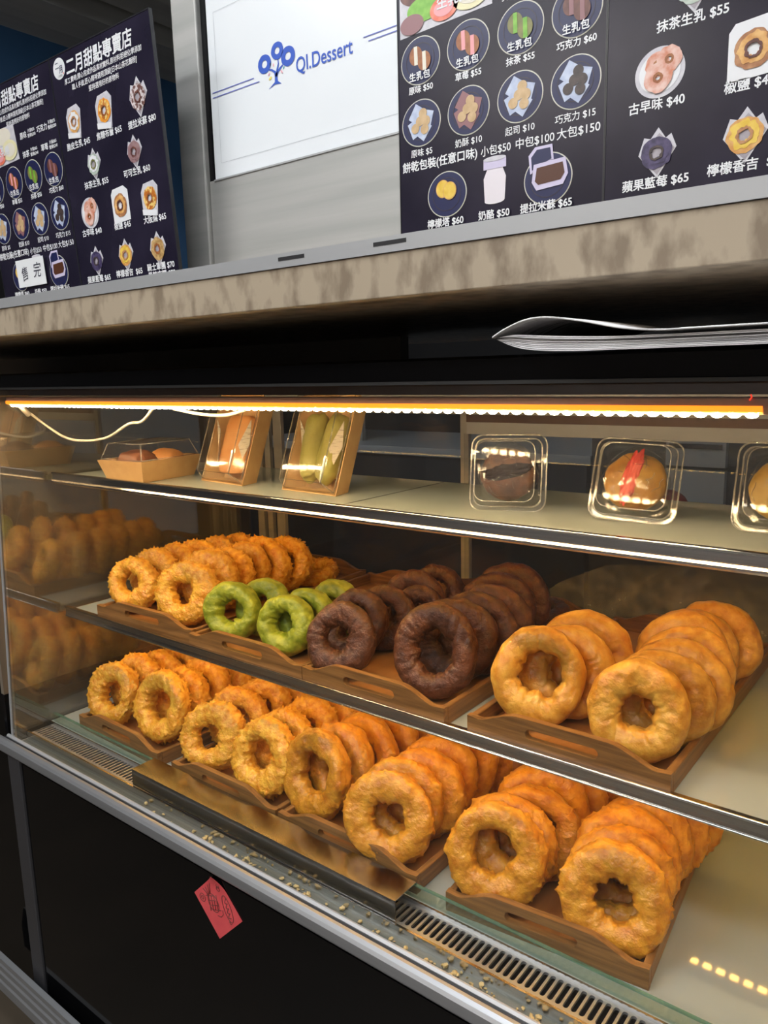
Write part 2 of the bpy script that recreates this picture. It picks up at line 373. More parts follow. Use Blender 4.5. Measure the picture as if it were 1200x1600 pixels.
# ------------------------------------------------------------------ display case
XL, XR, YB = -1.28, .42, 1.14
case = root('display_case', 'long glass-fronted bakery display case with black base and steel rails', 'display case', (-.43, .85, -1.25))
bm = new(); box(bm, XL + .02, XR, .566, YB, -1.10, -.625); part('base_panel', bm, M['black_gloss'], case)
bm = new(); box(bm, XL - .012, XL + .03, .562, YB, -1.15, -.625); part('corner_post', bm, M['post_grey'], case, bevel=.004)
bm = new(); box(bm, XL + .05, XR - .02, .63, YB - .02, -1.25, -1.15); part('plinth', bm, M['black_frame'], case)
bm = new()
prof = [(.56, -1.10), (.553, -1.065), (.545, -1.068), (.545, -1.078), (.55, -1.08), (.545, -1.086), (.545, -1.096), (.55, -1.099), (.545, -1.105), (.545, -1.117), (.55, -1.12), (.545, -1.126), (.545, -1.145), (.56, -1.15)]
prism_x(bm, prof, XL - .2, XR); part('kick_strip', bm, M['rail'], case)
# lower front rail
bm = new()
prism_x(bm, [(.566, -.628), (.555, -.6255), (.553, -.622), (.553, -.6095), (.5555, -.606), (.5595, -.6035), (.5635, -.6035), (.5635, -.612), (.566, -.614)], XL - .10, XR)
part('front_rail', bm, M['rail'], case)
bm = new(); prism_x(bm, [(.5636, -.612), (.5636, -.605), (.5665, -.6035), (.5690, -.606), (.5690, -.612)], XL - .02, XR); part('gasket', bm, M['rubber'], case)
bm = new(); prism_x(bm, [(.5691, -.613), (.5691, -.6045), (.5715, -.602), (.5735, -.602), (.5735, -.613)], XL - .02, XR); part('glazing_bead', bm, M['alu'], case)
bm = new(); prism_x(bm, [(.566, -.640), (.566, -.6135), (.60, -.6135), (.60, -.640)], XL, XR); part('sill', bm, M['steel_soft'], case)
nb = root('dark_filler_cabinet', 'added black cabinet darkening the space left of the display case', 'cabinet', (-1.62, .85, -1.25))  # cabinet added so the strip left of the case stays dark
bm2 = new(); box(bm2, -1.92, -1.332, .60, YB, -1.25, -.012); part('body', bm2, M['black_frame'], nb, bevel=.003)
bm2 = new(); box(bm2, -1.92, -1.332, .597, .5995, -1.16, -.02); part('door', bm2, M['black_gloss'], nb)
# glass
bm = new(); prism_x(bm, [(.5738, -.612), (.6035, -.010), (.6085, -.010), (.5788, -.612)], XL + .004, XR); part('front_glass', bm, M['glass'], case)
bm = new()
a = [(.573, -.618), (.603, -.008), (YB - .004, -.008), (YB - .004, -.618)]
prism_x(bm, a, XL - .004, XL + .002); part('side_glass', bm, M['glass_side'], case)
bm = new(); prism_x(bm, [(.5725, -.612), (.6025, -.010), (.6095, -.010), (.5795, -.612)], XL - .010, XL - .0045); part('glass_edge_trim', bm, M['alu'], case)
# brown panel beyond the side glass
bm = new(); box(bm, XL - .045, XL - .035, .58, YB, -.537, .005); part('side_panel', bm, M['side_panel'], case, label='brown panel beyond the left side glass')
bm = new(); box(bm, XL - .045, XL - .035, .58, YB, -.625, -.538); part('side_skirt', bm, M['black_frame'], case)
# top frame
bm = new(); prism_x(bm, [(.585, -.010), (.583, .010), (.588, .0125), (YB, .0125), (YB, .000), (.64, -.004), (.612, -.010)], XL - .6, XR); part('top_frame', bm, M['black_frame'], case)
bm = new(); prism_x(bm, [(.5815, -.0115), (.5815, -.0085), (.585, -.0085), (.585, -.0115)], XL - .6, XR); part('top_trim', bm, M['bronze_grey'], case)
# deck
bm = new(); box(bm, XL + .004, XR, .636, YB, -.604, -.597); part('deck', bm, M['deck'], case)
bm = new(); box(bm, XL + .004, XR, .60, .637, -.66, -.650); part('drain_channel', bm, M['black_frame'], case)
# slotted steel grille
bm = new()
px, n = .0082, 0
yA, yB_, zt = .596, .637, -.6005
x = XL + .012
while x < XR - .01:
    xa, xb, xc = x, x + px, x + px / 2
    s = .0027; y0, y1 = .602 + s, .632 - s
    ring = []
    for i in range(7): an = PI + PI * i / 6; ring.append((xc + s * math.cos(an), y0 + s * math.sin(an)))
    for i in range(7): an = PI * i / 6; ring.append((xc + s * math.cos(an), y1 + s * math.sin(an)))
    outer = [(xa, y0), (xa, yA), (xa + px * .33, yA), (xc, yA), (xb - px * .33, yA), (xb, yA), (xb, y0), (xb, y1), (xb, yB_), (xb - px * .33, yB_), (xc, yB_), (xa + px * .33, yB_), (xa, yB_), (xa, y1)]
    vi = [bm.verts.new((p[0], p[1], zt)) for p in ring]; vo = [bm.verts.new((p[0], p[1], zt)) for p in outer]
    vd = [bm.verts.new((p[0], p[1], zt - .003)) for p in ring]
    for i in range(14):
        j = (i + 1) % 14
        bm.faces.new((vo[i], vo[j], vi[j], vi[i])); bm.faces.new((vi[i], vi[j], vd[j], vd[i]))
    x += px
bmesh.ops.remove_doubles(bm, verts=bm.verts[:], dist=1e-5)
part('grille', bm, M['rail'], case)
bm = new(); box(bm, XL + .004, XR, .594, .597, -.615, -.5995); box(bm, XL + .004, XR, .6355, .638, -.61, -.5965); part('grille_trim', bm, M['alu_mirror'], case)
bm = new(); box(bm, XL + .004, XR, .574, .594, -.6175, -.6130); part('gutter', bm, M['gutter'], case)
bm = new(); box(bm, XL + .012, XR, .6395, .6435, -.5965, -.5815); gs = part('glass_strip', bm, M['glass_edge'], case)
bm = new(); box(bm, XL + .012, XR, .6393, .6437, -.5814, -.5798); part('ground_edge', bm, M['glass_rim'], gs, bevel=.0006)

def shelf(z, y0, y1, m, sub_h, xl, k):
    b = new(); box(b, xl, XR, y0 + .004, y1, z - .010, z)
    s = part('shelf', b, m, case)
    b = new()
    prism_x(b, [(y0 + .006, z + .0068), (y0 + .0005, z + .0068), (y0 - .0008, z + .0060), (y0 - .0008, z + .0048), (y0, z + .0042),
                (y0, z - sub_h + .0062), (y0 - .0014 * k, z - sub_h + .0006 + .0048 * k), (y0 - .0030 * k, z - sub_h + .0004 + .0030 * k), (y0 - .0030 * k, z - sub_h + .0012), (y0 - .0012 * k, z - sub_h - .001),
                (y0 + .010, z - sub_h - .001), (y0 + .010, z - .0095), (y0 + .0038, z - .0095), (y0 + .0038, z + .0005), (y0 + .006, z + .0005)], xl - .002, XR)
    l = part('shelf_lip', b, M['alu_mirror'], s)
    b = new(); tube(b, [(xl - .002, y0 - .0004, z + .0058), (XR, y0 - .0004, z + .0058)], .0017, 10)
    part('lip_bead', b, M['chrome'], s, smooth=True)
    b = new(); tube(b, [(xl - .002, y0 - .0006, z - sub_h + .0002), (XR, y0 - .0006, z - sub_h + .0002)], .0012, 10)
    part('lip_bead', b, M['chrome'], s, smooth=True)
    return s
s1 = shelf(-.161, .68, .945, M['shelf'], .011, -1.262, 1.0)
b = new(); box(b, -.6325, -.6310, .688, .944, -.1608, -.1605); part('joint', b, M['rubber'], s1)
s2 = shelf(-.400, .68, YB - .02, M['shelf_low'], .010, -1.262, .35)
b = new(); y_ = YB - .0166
pts_ = [(-.60, -.398), (.30, -.398), (.30, -.245), (.05, -.238), (-.15, -.262), (-.32, -.285), (-.45, -.300), (-.53, -.340)]
poly_ = [b.verts.new((x_, y_, z_)) for x_, z_ in pts_]; b.faces.new(poly_)
part('condensation', b, M['mist'], case)
nt_ = M['mist'].node_tree; mxs = [n_ for n_ in nt_.nodes if n_.type == 'MIX_SHADER' and n_.inputs[2].is_linked and n_.inputs[2].links[0].from_node.type == 'BSDF_DIFFUSE'][0]
src = mxs.inputs[0].links[0].from_socket
tc_ = nd(nt_, 'ShaderNodeTexCoord'); sx_ = nd(nt_, 'ShaderNodeSeparateXYZ'); mr_ = nd(nt_, 'ShaderNodeMapRange'); mu_ = nd(nt_, 'ShaderNodeMath', operation='MULTIPLY')
nt_.links.new(tc_.outputs['Generated'], sx_.inputs[0]); nt_.links.new(sx_.outputs[2], mr_.inputs[0])
mr_.inputs['From Min'].default_value = .35; mr_.inputs['From Max'].default_value = .85; mr_.inputs['To Min'].default_value = 1.0; mr_.inputs['To Max'].default_value = 0.0
nt_.links.new(src, mu_.inputs[0]); nt_.links.new(mr_.outputs[0], mu_.inputs[1]); nt_.links.new(mu_.outputs[0], mxs.inputs[0])
# lamps hidden behind the shelf lips
for s_, z_, yl_ in ((s1, -.161, .900), (s2, -.400, .955), (s1, -.161, .735), (s2, -.400, .735)):
    b = new(); box(b, -1.25, XR - .02, yl_ - .007, yl_ + .007, z_ - .0145, z_ - .0102); l_ = part('shelf_lamp', b, M['salmon'], s_)
    b = new(); n_ = 98
    for i in range(n_):
        xc = -1.24 + (XR + 1.21) * i / (n_ - 1); box(b, xc - .0048, xc + .0048, yl_ - .004, yl_ + .004, z_ - .0158, z_ - .0146)
    part('diode_row', b, M['shelf_led'], l_)
# rear sliding doors
bm = new(); box(bm, -1.272, -.71, YB - .006, YB, -.60, -.055); part('sliding_door', bm, M['glass_rear'], case)
bm = new(); box(bm, -.712, XR, YB - .016, YB - .010, -.60, -.105); part('sliding_door', bm, M['glass_rear'], case)
bm = new()
for x0, x1 in ((-1.242, -1.222), (-1.212, -1.196), (-1.184, -1.160), (-.721, -.704)):
    box(bm, x0, x1, YB - .014, YB - .004, -.60, -.0)
part('door_frame', bm, M['steel_soft'], case, bevel=.001)
bm = new(); box(bm, -.704, XR, YB - .02, YB - .004, -.105, -.085); box(bm, -1.272, XR, YB - .02, YB + .005, -.0720, -.0); part('door_header', bm, M['cab'], case)
bm = new(); box(bm, -.704, XR, YB - .021, YB - .003, -.085, -.072); part('header_gasket', bm, M['bronze'], case)
bm = new(); box(bm, -1.272, XR, .625, .66, -.022, -.004); part('lamp_channel', bm, M['bronze'], case)

# ------------------------------------------------------------------ light bar
XL0, XL1 = -1.262, -.137
bar = root('light_bar', 'glowing amber light bar with white cable under the front edge of case', 'lamp', (-.7, .625, -.045))
bm = new(); prism_x(bm, [(.614, -.024), (.613, -.032), (.618, -.0345), (.632, -.0345), (.636, -.024)], XL0, XR - .02); part('housing', bm, M['salmon'], bar, bevel=.001)
bm = new(); prism_x(bm, [(.6125, -.0300), (.6125, -.0345), (.618, -.0365), (.621, -.0348), (.6140, -.0305)], XL0, XL1 + .004); part('diffuser', bm, M['led_glow'], bar)
bm = new(); prism_x(bm, [(.6140, -.0346), (.6150, -.0368), (.6185, -.0372), (.6210, -.0350)], XL0 + .008, XL1); part('strip', bm, M['led_strip'], bar)
bm = new()
n = 92
for i in range(n):
    xc = XL0 + .012 + (XL1 - XL0 - .016) * i / (n - 1)
    bmesh.ops.create_uvsphere(bm, u_segments=8, v_segments=5, radius=.0042, matrix=Matrix.Translation((xc, .6180, -.0368)) @ Matrix.Diagonal((1.15, .8, .6, 1)))
part('diode_row', bm, M['led'], bar, smooth=True)
bm = new(); box(bm, XL1 + .004, XL1 + .02, .613, .62, -.0365, -.031); part('end_cap', bm, M['salmon'], bar, bevel=.001)
bm = new(); tube(bm, [(-.142, .6125, -.026), (-.1405, .6125, -.0235), (-.1415, .6125, -.0215)], .0006, 6); part('indicator', bm, M['dot'], bar)
bm = new()
cp = [(-1.272, .64, -.040), (-1.276, .66, -.054), (-1.274, .68, -.072), (-1.262, .69, -.084), (-1.235, .69, -.0925), (-1.20, .69, -.0975), (-1.15, .69, -.0965), (-1.10, .685, -.0905), (-1.068, .68, -.083), (-1.035, .675, -.072), (-1.005, .67, -.064), (-.975, .665, -.062), (-.945, .655, -.054), (-.915, .645, -.042), (-.89, .64, -.034)]
tube(bm, spline(cp, 5), .0021, 8); part('cable', bm, M['white_plastic'], bar, smooth=True, label='white cable looping below the light bar')
bm = new(); tube(bm, [(-1.268, .636, -.036), (-1.274, .655, -.055)], .0045, 8); part('plug', bm, M['white_plastic'], bar, smooth=True)
bm = new(); tube(bm, spline([(-.86, .64, -.040), (-.82, .65, -.047), (-.77, .65, -.048), (-.72, .64, -.040)], 5), .0022, 8); part('cable', bm, M['white_plastic'], bar, smooth=True)

# ------------------------------------------------------------------ steel cover lying over the grille
bm = new()
prism_x(bm, [(.597, -.5985), (.597, -.573), (.6375, -.573), (.6375, -.578), (.636, -.5742), (.5982, -.5742), (.5982, -.5985)], -.966, -.471)
single('grille_cover', bm, M['cover'], 'folded shiny steel cover lying over the slotted grille along the front', 'cover', smooth=False)

# crumbs in the gutter
random.seed(3)
bm = new()
for i in range(100):
    u = random.random()
    x = -1.08 + 1.0 * u if random.random() < .25 else random.gauss(random.choice([-.78, -.70, -.62, -.56, -.47, -.40, -.35, -.30, -.25]), .018)
    r = random.uniform(.0012, .0042)
    bmesh.ops.create_icosphere(bm, subdivisions=1, radius=r, matrix=Matrix.Translation((x, random.uniform(.579, .591), -.6128 + r * .5)) @ Matrix.Rotation(random.random() * 6, 4, 'Z') @ Matrix.Diagonal((1, random.uniform(.5, 1), random.uniform(.4, .8), 1)))
for v in bm.verts: v.co += noise.noise_vector(v.co * 300) * .0012
single('dough_crumbs', bm, M['crumb'], 'fallen dough crumbs scattered in the steel gutter behind the front glass', 'crumbs', kind='stuff')

# ------------------------------------------------------------------ trays
def end_panel(bm, Wd, y0, y1):
    zc, zm = .0235, .0375
    def top(u):
        u = min(u, 1 - u)
        t = min(max((u - .06) / .22, 0), 1); t = t * t * (3 - 2 * t)
        dip = -.0015 * math.exp(-((u - .07) / .04) ** 2)
        return zc + (zm - zc) * t + dip
    a, b, zs, rs = .32, .68, .0215, .0055
    us = sorted(set([i / 48 for i in range(49)] + [a + (b - a) * (i / 24) for i in range(25)] + [a + rs / Wd * (1 - math.cos(PI / 2 * i / 6)) for i in range(7)] + [b - rs / Wd * (1 - math.cos(PI / 2 * i / 6)) for i in range(7)]))
    us2 = [us[0]]
    for u in us[1:]:
        if u - us2[-1] > 1e-5: us2.append(u)
    us = us2
    def slot(u):
        if u < a - 1e-6 or u > b + 1e-6: return 0
        d = min(u - a, b - u) * Wd
        return rs if d >= rs else math.sqrt(max(rs * rs - (rs - d) ** 2, 0))
    fs = []
    cache = {}
    def V(u, z):
        k_ = (round(u, 6), round(z, 6))
        if k_ not in cache: cache[k_] = bm.verts.new(((u - .5) * Wd, y0, z))
        return cache[k_]
    for u0, u1 in zip(us[:-1], us[1:]):
        h0, h1 = slot(u0), slot(u1)
        if h0 < 1e-6 and h1 < 1e-6:
            fs.append(bm.faces.new((V(u0, 0), V(u1, 0), V(u1, top(u1)), V(u0, top(u0)))))
        else:
            for lo in (True, False):
                q = [V(u0, 0), V(u1, 0), V(u1, zs - h1), V(u0, zs - h0)] if lo else [V(u0, zs + h0), V(u1, zs + h1), V(u1, top(u1)), V(u0, top(u0))]
                qq = []
                for v in q:
                    if v not in qq: qq.append(v)
                fs.append(bm.faces.new(qq))
    # join plain column to the slotted one is handled by shared vertices at slot ends
    r = bmesh.ops.extrude_face_region(bm, geom=fs)
    vs_ = [e for e in r['geom'] if isinstance(e, bmesh.types.BMVert)]
    bmesh.ops.translate(bm, verts=vs_, vec=(0, y1 - y0, 0))

TRAY_L, TW = .43, .008
tray_cache = {}
def tray(label, x, y, z, Wd, rz=0.0):
    """x, y: middle of the front edge"""
    t = root('wooden_tray', label, 'tray', (x, y, z), group='wooden serving trays', rz=rz)
    key = round(Wd, 4)
    if key not in tray_cache:
        ms = {}
        b = new(); end_panel(b, Wd, 0, TW); ms['front'] = mesh_of('end_panel', b, M['wood_x'])
        b = new(); end_panel(b, Wd, TRAY_L - TW, TRAY_L); ms['back'] = mesh_of('end_panel', b, M['wood_x'])
        for s, nme in ((-1, 'l'), (1, 'r')):
            b = new(); xx = s * (Wd / 2 - TW / 2); box(b, xx - TW / 2, xx + TW / 2, TW + .0002, TRAY_L - TW - .0002, 0, .0225)
            ms[nme] = mesh_of('side_panel', b, M['wood_y'])
        b = new(); box(b, -Wd / 2 + TW, Wd / 2 - TW, TW, TRAY_L - TW, .001, .005); ms['base'] = mesh_of('base', b, M['wood_base'])
        tray_cache[key] = ms
    ms = tray_cache[key]
    for nme, kk in (('end_panel', 'front'), ('end_panel', 'back'), ('side_panel', 'l'), ('side_panel', 'r'), ('base', 'base')):
        o = bpy.data.objects.new(nme, ms[kk]); C.objects.link(o); o.parent = t
        if nme != 'base':
            md = o.modifiers.new('bevel', 'BEVEL'); md.width = .0014; md.segments = 2; md.limit_method = 'ANGLE'; md.angle_limit = rad(50)
    return t

Z2, Z3 = -.400, -.597
tray('wooden tray of crispy golden doughnuts, leftmost on the middle shelf', -1.050, .690, Z2, .246, rad(1.5))
tray('wooden tray holding the few green doughnuts on the middle shelf', -.803, .683, Z2, .234)
tray('wooden tray of chocolate doughnuts on the middle shelf', -.573, .683, Z2, .223)
tray('wooden tray of smooth plain doughnuts, rightmost on the middle shelf', -.3195, .685, Z2, .224)
tray('wooden tray of crispy doughnuts, leftmost on the bottom deck', -1.092, .652, Z3, .234, rad(-1.5))
tray('wooden tray of crispy doughnuts, second from left on the bottom deck', -.823, .646, Z3, .226)
tray('wooden tray of crispy doughnuts, third from left on the bottom deck', -.591, .646, Z3, .228)
tray('wooden tray of crispy doughnuts, rightmost on the bottom deck, set askew', -.3245, .655, Z3, .223, rad(5.3))

# ------------------------------------------------------------------ doughnuts
def doughnut_mesh(kind, seed, hole=.34):
    """unit ring: outer radius 1 in the xz plane, front towards -y; scaled per instance"""
    rnd = random.Random(seed * 77 + 5)
    off = Vector((rnd.uniform(-50, 50), rnd.uniform(-50, 50), rnd.uniform(-50, 50)))
    N, K = (150, 54) if kind in ('crispy', 'crust') else (110, 44)
    hw = {'crispy': .30, 'crust': .29, 'smooth': .31, 'choco': .31, 'matcha': .33}[kind]     # half thickness
    bm_ = new(); rings = []
    gap = rnd.uniform(0, 2 * PI); hoff = rnd.uniform(.03, .11)
    for i in range(N):
        th = 2 * PI * i / N
        c, s = math.cos(th), math.sin(th)
        d = Vector((c, 0, s))
        lo = noise.noise(off + d * 1.1) ; md = noise.noise(off * 1.7 + d * 2.6)
        Ro = 1 + .035 * lo + .022 * md
        rin = hole * (1 + .28 * noise.noise(off * .3 + d * 1.3) + .18 * noise.noise(off * 2.1 + d * 3.2))
        rin = max(rin + hoff * math.cos(th - gap), .10)
        hh = hw * (1 + .14 * noise.noise(off * .6 + d * 1.7))
        rc, ra = (Ro + rin) / 2, (Ro - rin) / 2
        ring = []
        for j in range(K):
            ph = 2 * PI * j / K
            cp_, sp = math.cos(ph), math.sin(ph)
            e = .86
            x_ = math.copysign(abs(cp_) ** e, cp_) * ra; y_ = math.copysign(abs(sp) ** e, sp) * hh
            p = d * (rc + x_) + Vector((0, y_, 0))
            nrm = (d * cp_ * hh + Vector((0, sp * ra, 0))).normalized()
            q = p * 1.0 + off
            dd = .035 * noise.noise(q * 2.5)
            if kind == 'crust':
                dd += .028 * noise.noise(q * 4) + .014 * noise.noise(q * 9)
                fl = noise.noise(q * 7 + Vector((7, 3, 1))) * max(0, cp_)
                if fl > .30: dd += (fl - .30) * .16
                f2 = noise.noise(q * 18 + Vector((2, 9, 4)))
                if f2 > .40: dd += (f2 - .40) * .12
                dd -= .022 * math.exp(-(y_ / .04) ** 2) * (1 if cp_ > 0 else 0)
            elif kind == 'crispy':
                dd += .026 * noise.noise(q * 5) + .018 * noise.noise(q * 10)
                edge = max(0, cp_) + .6 * max(0, -cp_ - .3)
                fl = noise.noise(q * 8 + Vector((7, 3, 1)))
                if fl > .33: dd += (fl - .33) * .22 * edge
                f2 = noise.noise(q * 17 + Vector((2, 9, 4)))
                if f2 > .36: dd += (f2 - .36) * .22 * (.35 + edge)
            elif kind == 'smooth':
                dd += .016 * noise.noise(q * 6)
                dd -= .02 * math.exp(-(y_ / .035) ** 2) * (1 if cp_ > 0 else 0)
                w = noise.noise(q * 3.3 + Vector((4, 4, 4)))
                dd -= (.075 if cp_ < .2 else .03) * max(0, .5 - abs(w) * 6)
            elif kind == 'choco':
                dd += .020 * noise.noise(q * 6)
                w = noise.noise(Vector((th * 1.3, q.y * 1.5, seed)) * 2.2 + q * .8)
                dd -= .085 * max(0, .5 - abs(w) * 6)
                dd -= .03 * math.exp(-((y_ - .05) / .03) ** 2) * (1 if cp_ > 0 else 0)
            else:
                dd += .02 * noise.noise(q * 5)
                w = noise.noise(q * 2.2 + Vector((1, 4, 8)))
                dd -= .06 * max(0, .5 - abs(w) * 6)
            ring.append(bm_.verts.new(p + nrm * dd))
        rings.append(ring)
    for i in range(N):
        A, B = rings[i], rings[(i + 1) % N]
        for j in range(K):
            bm_.faces.new((A[j], A[(j + 1) % K], B[(j + 1) % K], B[j]))
    return mesh_of('doughnut', bm_, M[kind], smooth=True)

variants = {'crust': [doughnut_mesh('crust', s, h) for s, h in ((41, .36), (42, .33), (43, .39), (44, .31), (45, .42), (46, .35))],
            'crispy': [doughnut_mesh('crispy', s, h) for s, h in ((1, .36), (2, .40), (3, .34), (4, .42), (5, .30), (6, .37))],
            'smooth': [doughnut_mesh('smooth', s, h) for s, h in ((11, .42), (12, .30), (13, .34), (14, .38))],
            'choco': [doughnut_mesh('choco', s, h) for s, h in ((21, .42), (22, .30), (23, .36), (24, .40))],
            'matcha': [doughnut_mesh('matcha', s, h) for s, h in ((31, .36), (32, .33), (33, .38))]}
THICK = .0315 / 2 / .30

def doughnut(kind, var, x, y, z, Rr, yaw, tilt, label, group, spin=0.0, thick=1.0, lying=False):
    me = variants[kind][var % len(variants[kind])]
    o = bpy.data.objects.new('doughnut', me); C.objects.link(o)
    o['label'] = label; o['category'] = 'doughnut'; o['group'] = group
    ty = THICK * thick
    kx, kz = (1.0, 1.0) if lying else (1 + .05 * math.sin(x * 91 + y * 57), 1 - .05 * math.sin(x * 91 + y * 57))
    Sm = Matrix.Diagonal((Rr * kx, ty, Rr * kz, 1))
    if lying:
        Mx = Matrix.Rotation(yaw, 4, 'Z') @ Matrix.Rotation(rad(90) + tilt, 4, 'X') @ Matrix.Rotation(spin, 4, 'Y')
    else:
        Mx = Matrix.Rotation(yaw, 4, 'Z') @ Matrix.Rotation(-tilt, 4, 'X') @ Matrix.Rotation(spin, 4, 'Y')
    zs = min((Mx @ Sm @ v.co).z for v in me.vertices)
    o.rotation_mode = 'XYZ'
    o.rotation_euler = Mx.to_euler('XYZ'); o.scale = (Rr * kx, ty, Rr * kz)
    o.location = (x, y, z - zs + H + .0003)
    return o

ORD = ['front', 'second', 'third', 'fourth', 'fifth', 'sixth', 'seventh', 'eighth']
random.seed(11)
def column(kind, adj, where, group, z, Rr, pts, yaw, side, vs_, spins=None, tilts=None):
    for i, p in enumerate(pts):
        nth = 'frontmost' if i == 0 else ORD[i] + ' from front'
        label = '%s ring doughnut, %s in the %s column, %s' % (adj, nth, side, where)
        r = p[2] if len(p) > 2 else Rr * random.uniform(.97, 1.02)
        sp = spins[i] if spins and i < len(spins) else random.uniform(0, 6.28)
        tl = tilts[i] if tilts and i < len(tilts) else 17 + random.uniform(-3, 4)
        yw = yaw + (random.uniform(-6, 6) if i else 0)
        doughnut(kind, vs_[i % len(vs_)], p[0], p[1], z, r, rad(yw), rad(tl), label, group, sp, random.uniform(.92, 1.06))

F2, F3 = Z2 + .0055, Z3 + .0055
A_ = 'crispy golden'
g = 'crispy doughnuts in the left middle-shelf tray'; w = 'leftmost middle-shelf tray'
column('crispy', A_, w, g, F2, .0485, [(-1.136, .738), (-1.148, .788), (-1.150, .834), (-1.145, .878), (-1.140, .920), (-1.125, .962)], 15, 'left', [0, 2, 4, 5, 1, 3])
column('crispy', A_, w, g, F2, .053, [(-.998, .744), (-1.000, .793), (-1.012, .838), (-1.018, .882), (-1.012, .924), (-1.000, .965)], 17, 'right', [2, 4, 0, 3, 5, 1])
doughnut('crispy', 3, -1.0, 1.045, F2, .046, .3, rad(8), 'crispy golden ring doughnut lying flat at the back of the leftmost middle-shelf tray', g, 1.0, .9, True)
g = 'green doughnuts'
column('matcha', 'green', 'tray on the middle shelf', g, F2, .0455, [(-.884, .739), (-.857, .779)], 20, 'left', [0, 1])
column('matcha', 'green', 'tray on the middle shelf', g, F2, .0455, [(-.768, .739), (-.764, .776), (-.754, .828)], 17, 'right', [1, 2, 0])
g = 'chocolate doughnuts'
column('choco', 'dark chocolate', 'chocolate tray', g, F2, .0485, [(-.652, .726), (-.682, .790), (-.668, .838), (-.640, .880, .043), (-.675, .925), (-.668, .966)], 22, 'left', [1, 0, 2, 3])
column('choco', 'dark chocolate', 'chocolate tray', g, F2, .0555, [(-.513, .742), (-.524, .800), (-.512, .838), (-.516, .884), (-.548, .955), (-.545, .996)], 19, 'right', [0, 2, 3, 1])
doughnut('choco', 2, -.725 + .06, 1.06, F2, .040, .3, rad(20), 'dark chocolate ring doughnut lying behind the left column of the chocolate tray', g, 1.0, .9, True)
doughnut('choco', 3, -.53, 1.065, F2, .042, .3, rad(5), 'dark chocolate ring doughnut lying behind the right column of the chocolate tray', g, 2.0, .9, True)
g = 'smooth plain doughnuts'
column('smooth', 'smooth golden', 'rightmost middle-shelf tray', g, F2, .056, [(-.376, .746), (-.358, .785), (-.361, .835)], 22, 'left', [0, 2, 3])
column('smooth', 'smooth golden', 'rightmost middle-shelf tray', g, F2, .053, [(-.257, .729), (-.250, .773), (-.243, .818), (-.252, .862), (-.268, .904), (-.268, .944), (-.250, .984)], 12, 'right', [1, 2, 3, 0, 2, 1, 3])
g = 'crispy doughnuts on the bottom deck'
w = 'leftmost bottom tray'
column('crispy', A_, w, g, F3, .052, [(-1.160, .695), (-1.162, .742), (-1.158, .789), (-1.150, .832), (-1.150, .874)], 12, 'left', [1, 4, 0, 2, 3])
column('crispy', A_, w, g, F3, .056, [(-1.032, .704), (-1.040, .748), (-1.036, .790), (-1.030, .832), (-1.025, .874)], 7, 'right', [3, 2, 5, 0, 4])
w = 'second bottom tray from left'
column('crispy', A_, w, g, F3, .0545, [(-.893, .695), (-.897, .750), (-.892, .792), (-.885, .834), (-.885, .876)], 17, 'left', [0, 5, 2, 1, 4])
column('crispy', A_, w, g, F3, .0545, [(-.772, .688), (-.779, .733), (-.777, .785), (-.770, .827), (-.770, .869)], 4, 'right', [1, 3, 4, 2, 0])
w = 'third bottom tray from left'
column('crust', A_, w, g, F3, .058, [(-.677, .693), (-.667, .732), (-.663, .776), (-.655, .818), (-.655, .860), (-.655, .902)], -4, 'left', [4, 0, 1, 5, 2, 3])
column('crust', A_, w, g, F3, .057, [(-.540, .675), (-.546, .709), (-.535, .745), (-.542, .783), (-.535, .823), (-.535, .863)], 18, 'right', [5, 2, 3, 0, 1, 4])
w = 'rightmost bottom tray'
column('crust', A_, w, g, F3, .057, [(-.393, .685), (-.397, .719), (-.383, .755), (-.392, .793), (-.385, .833), (-.385, .873)], 17, 'left', [2, 1, 4, 0, 3, 5])
column('crust', A_, w, g, F3, .0565, [(-.263, .699), (-.270, .730), (-.274, .764), (-.272, .800), (-.265, .840), (-.260, .880)], 20, 'right', [0, 4, 2, 5, 1, 3])

# ------------------------------------------------------------------ kraft boxes on the top shelf
def rect_rings(bm_, rings, close_bottom=True, thick=None):
    """rings: list of (hx, hy, z); open box skin"""
    vs_ = [[bm_.verts.new((sx * hx, sy * hy, z)) for sx, sy in ((-1, -1), (1, -1), (1, 1), (-1, 1))] for hx, hy, z in rings]
    for A, B in zip(vs_[:-1], vs_[1:]):
        for i in range(4):
            bm_.faces.new((A[i], A[(i + 1) % 4], B[(i + 1) % 4], B[i]))
    if close_bottom: bm_.faces.new(vs_[0][::-1])
    return vs_

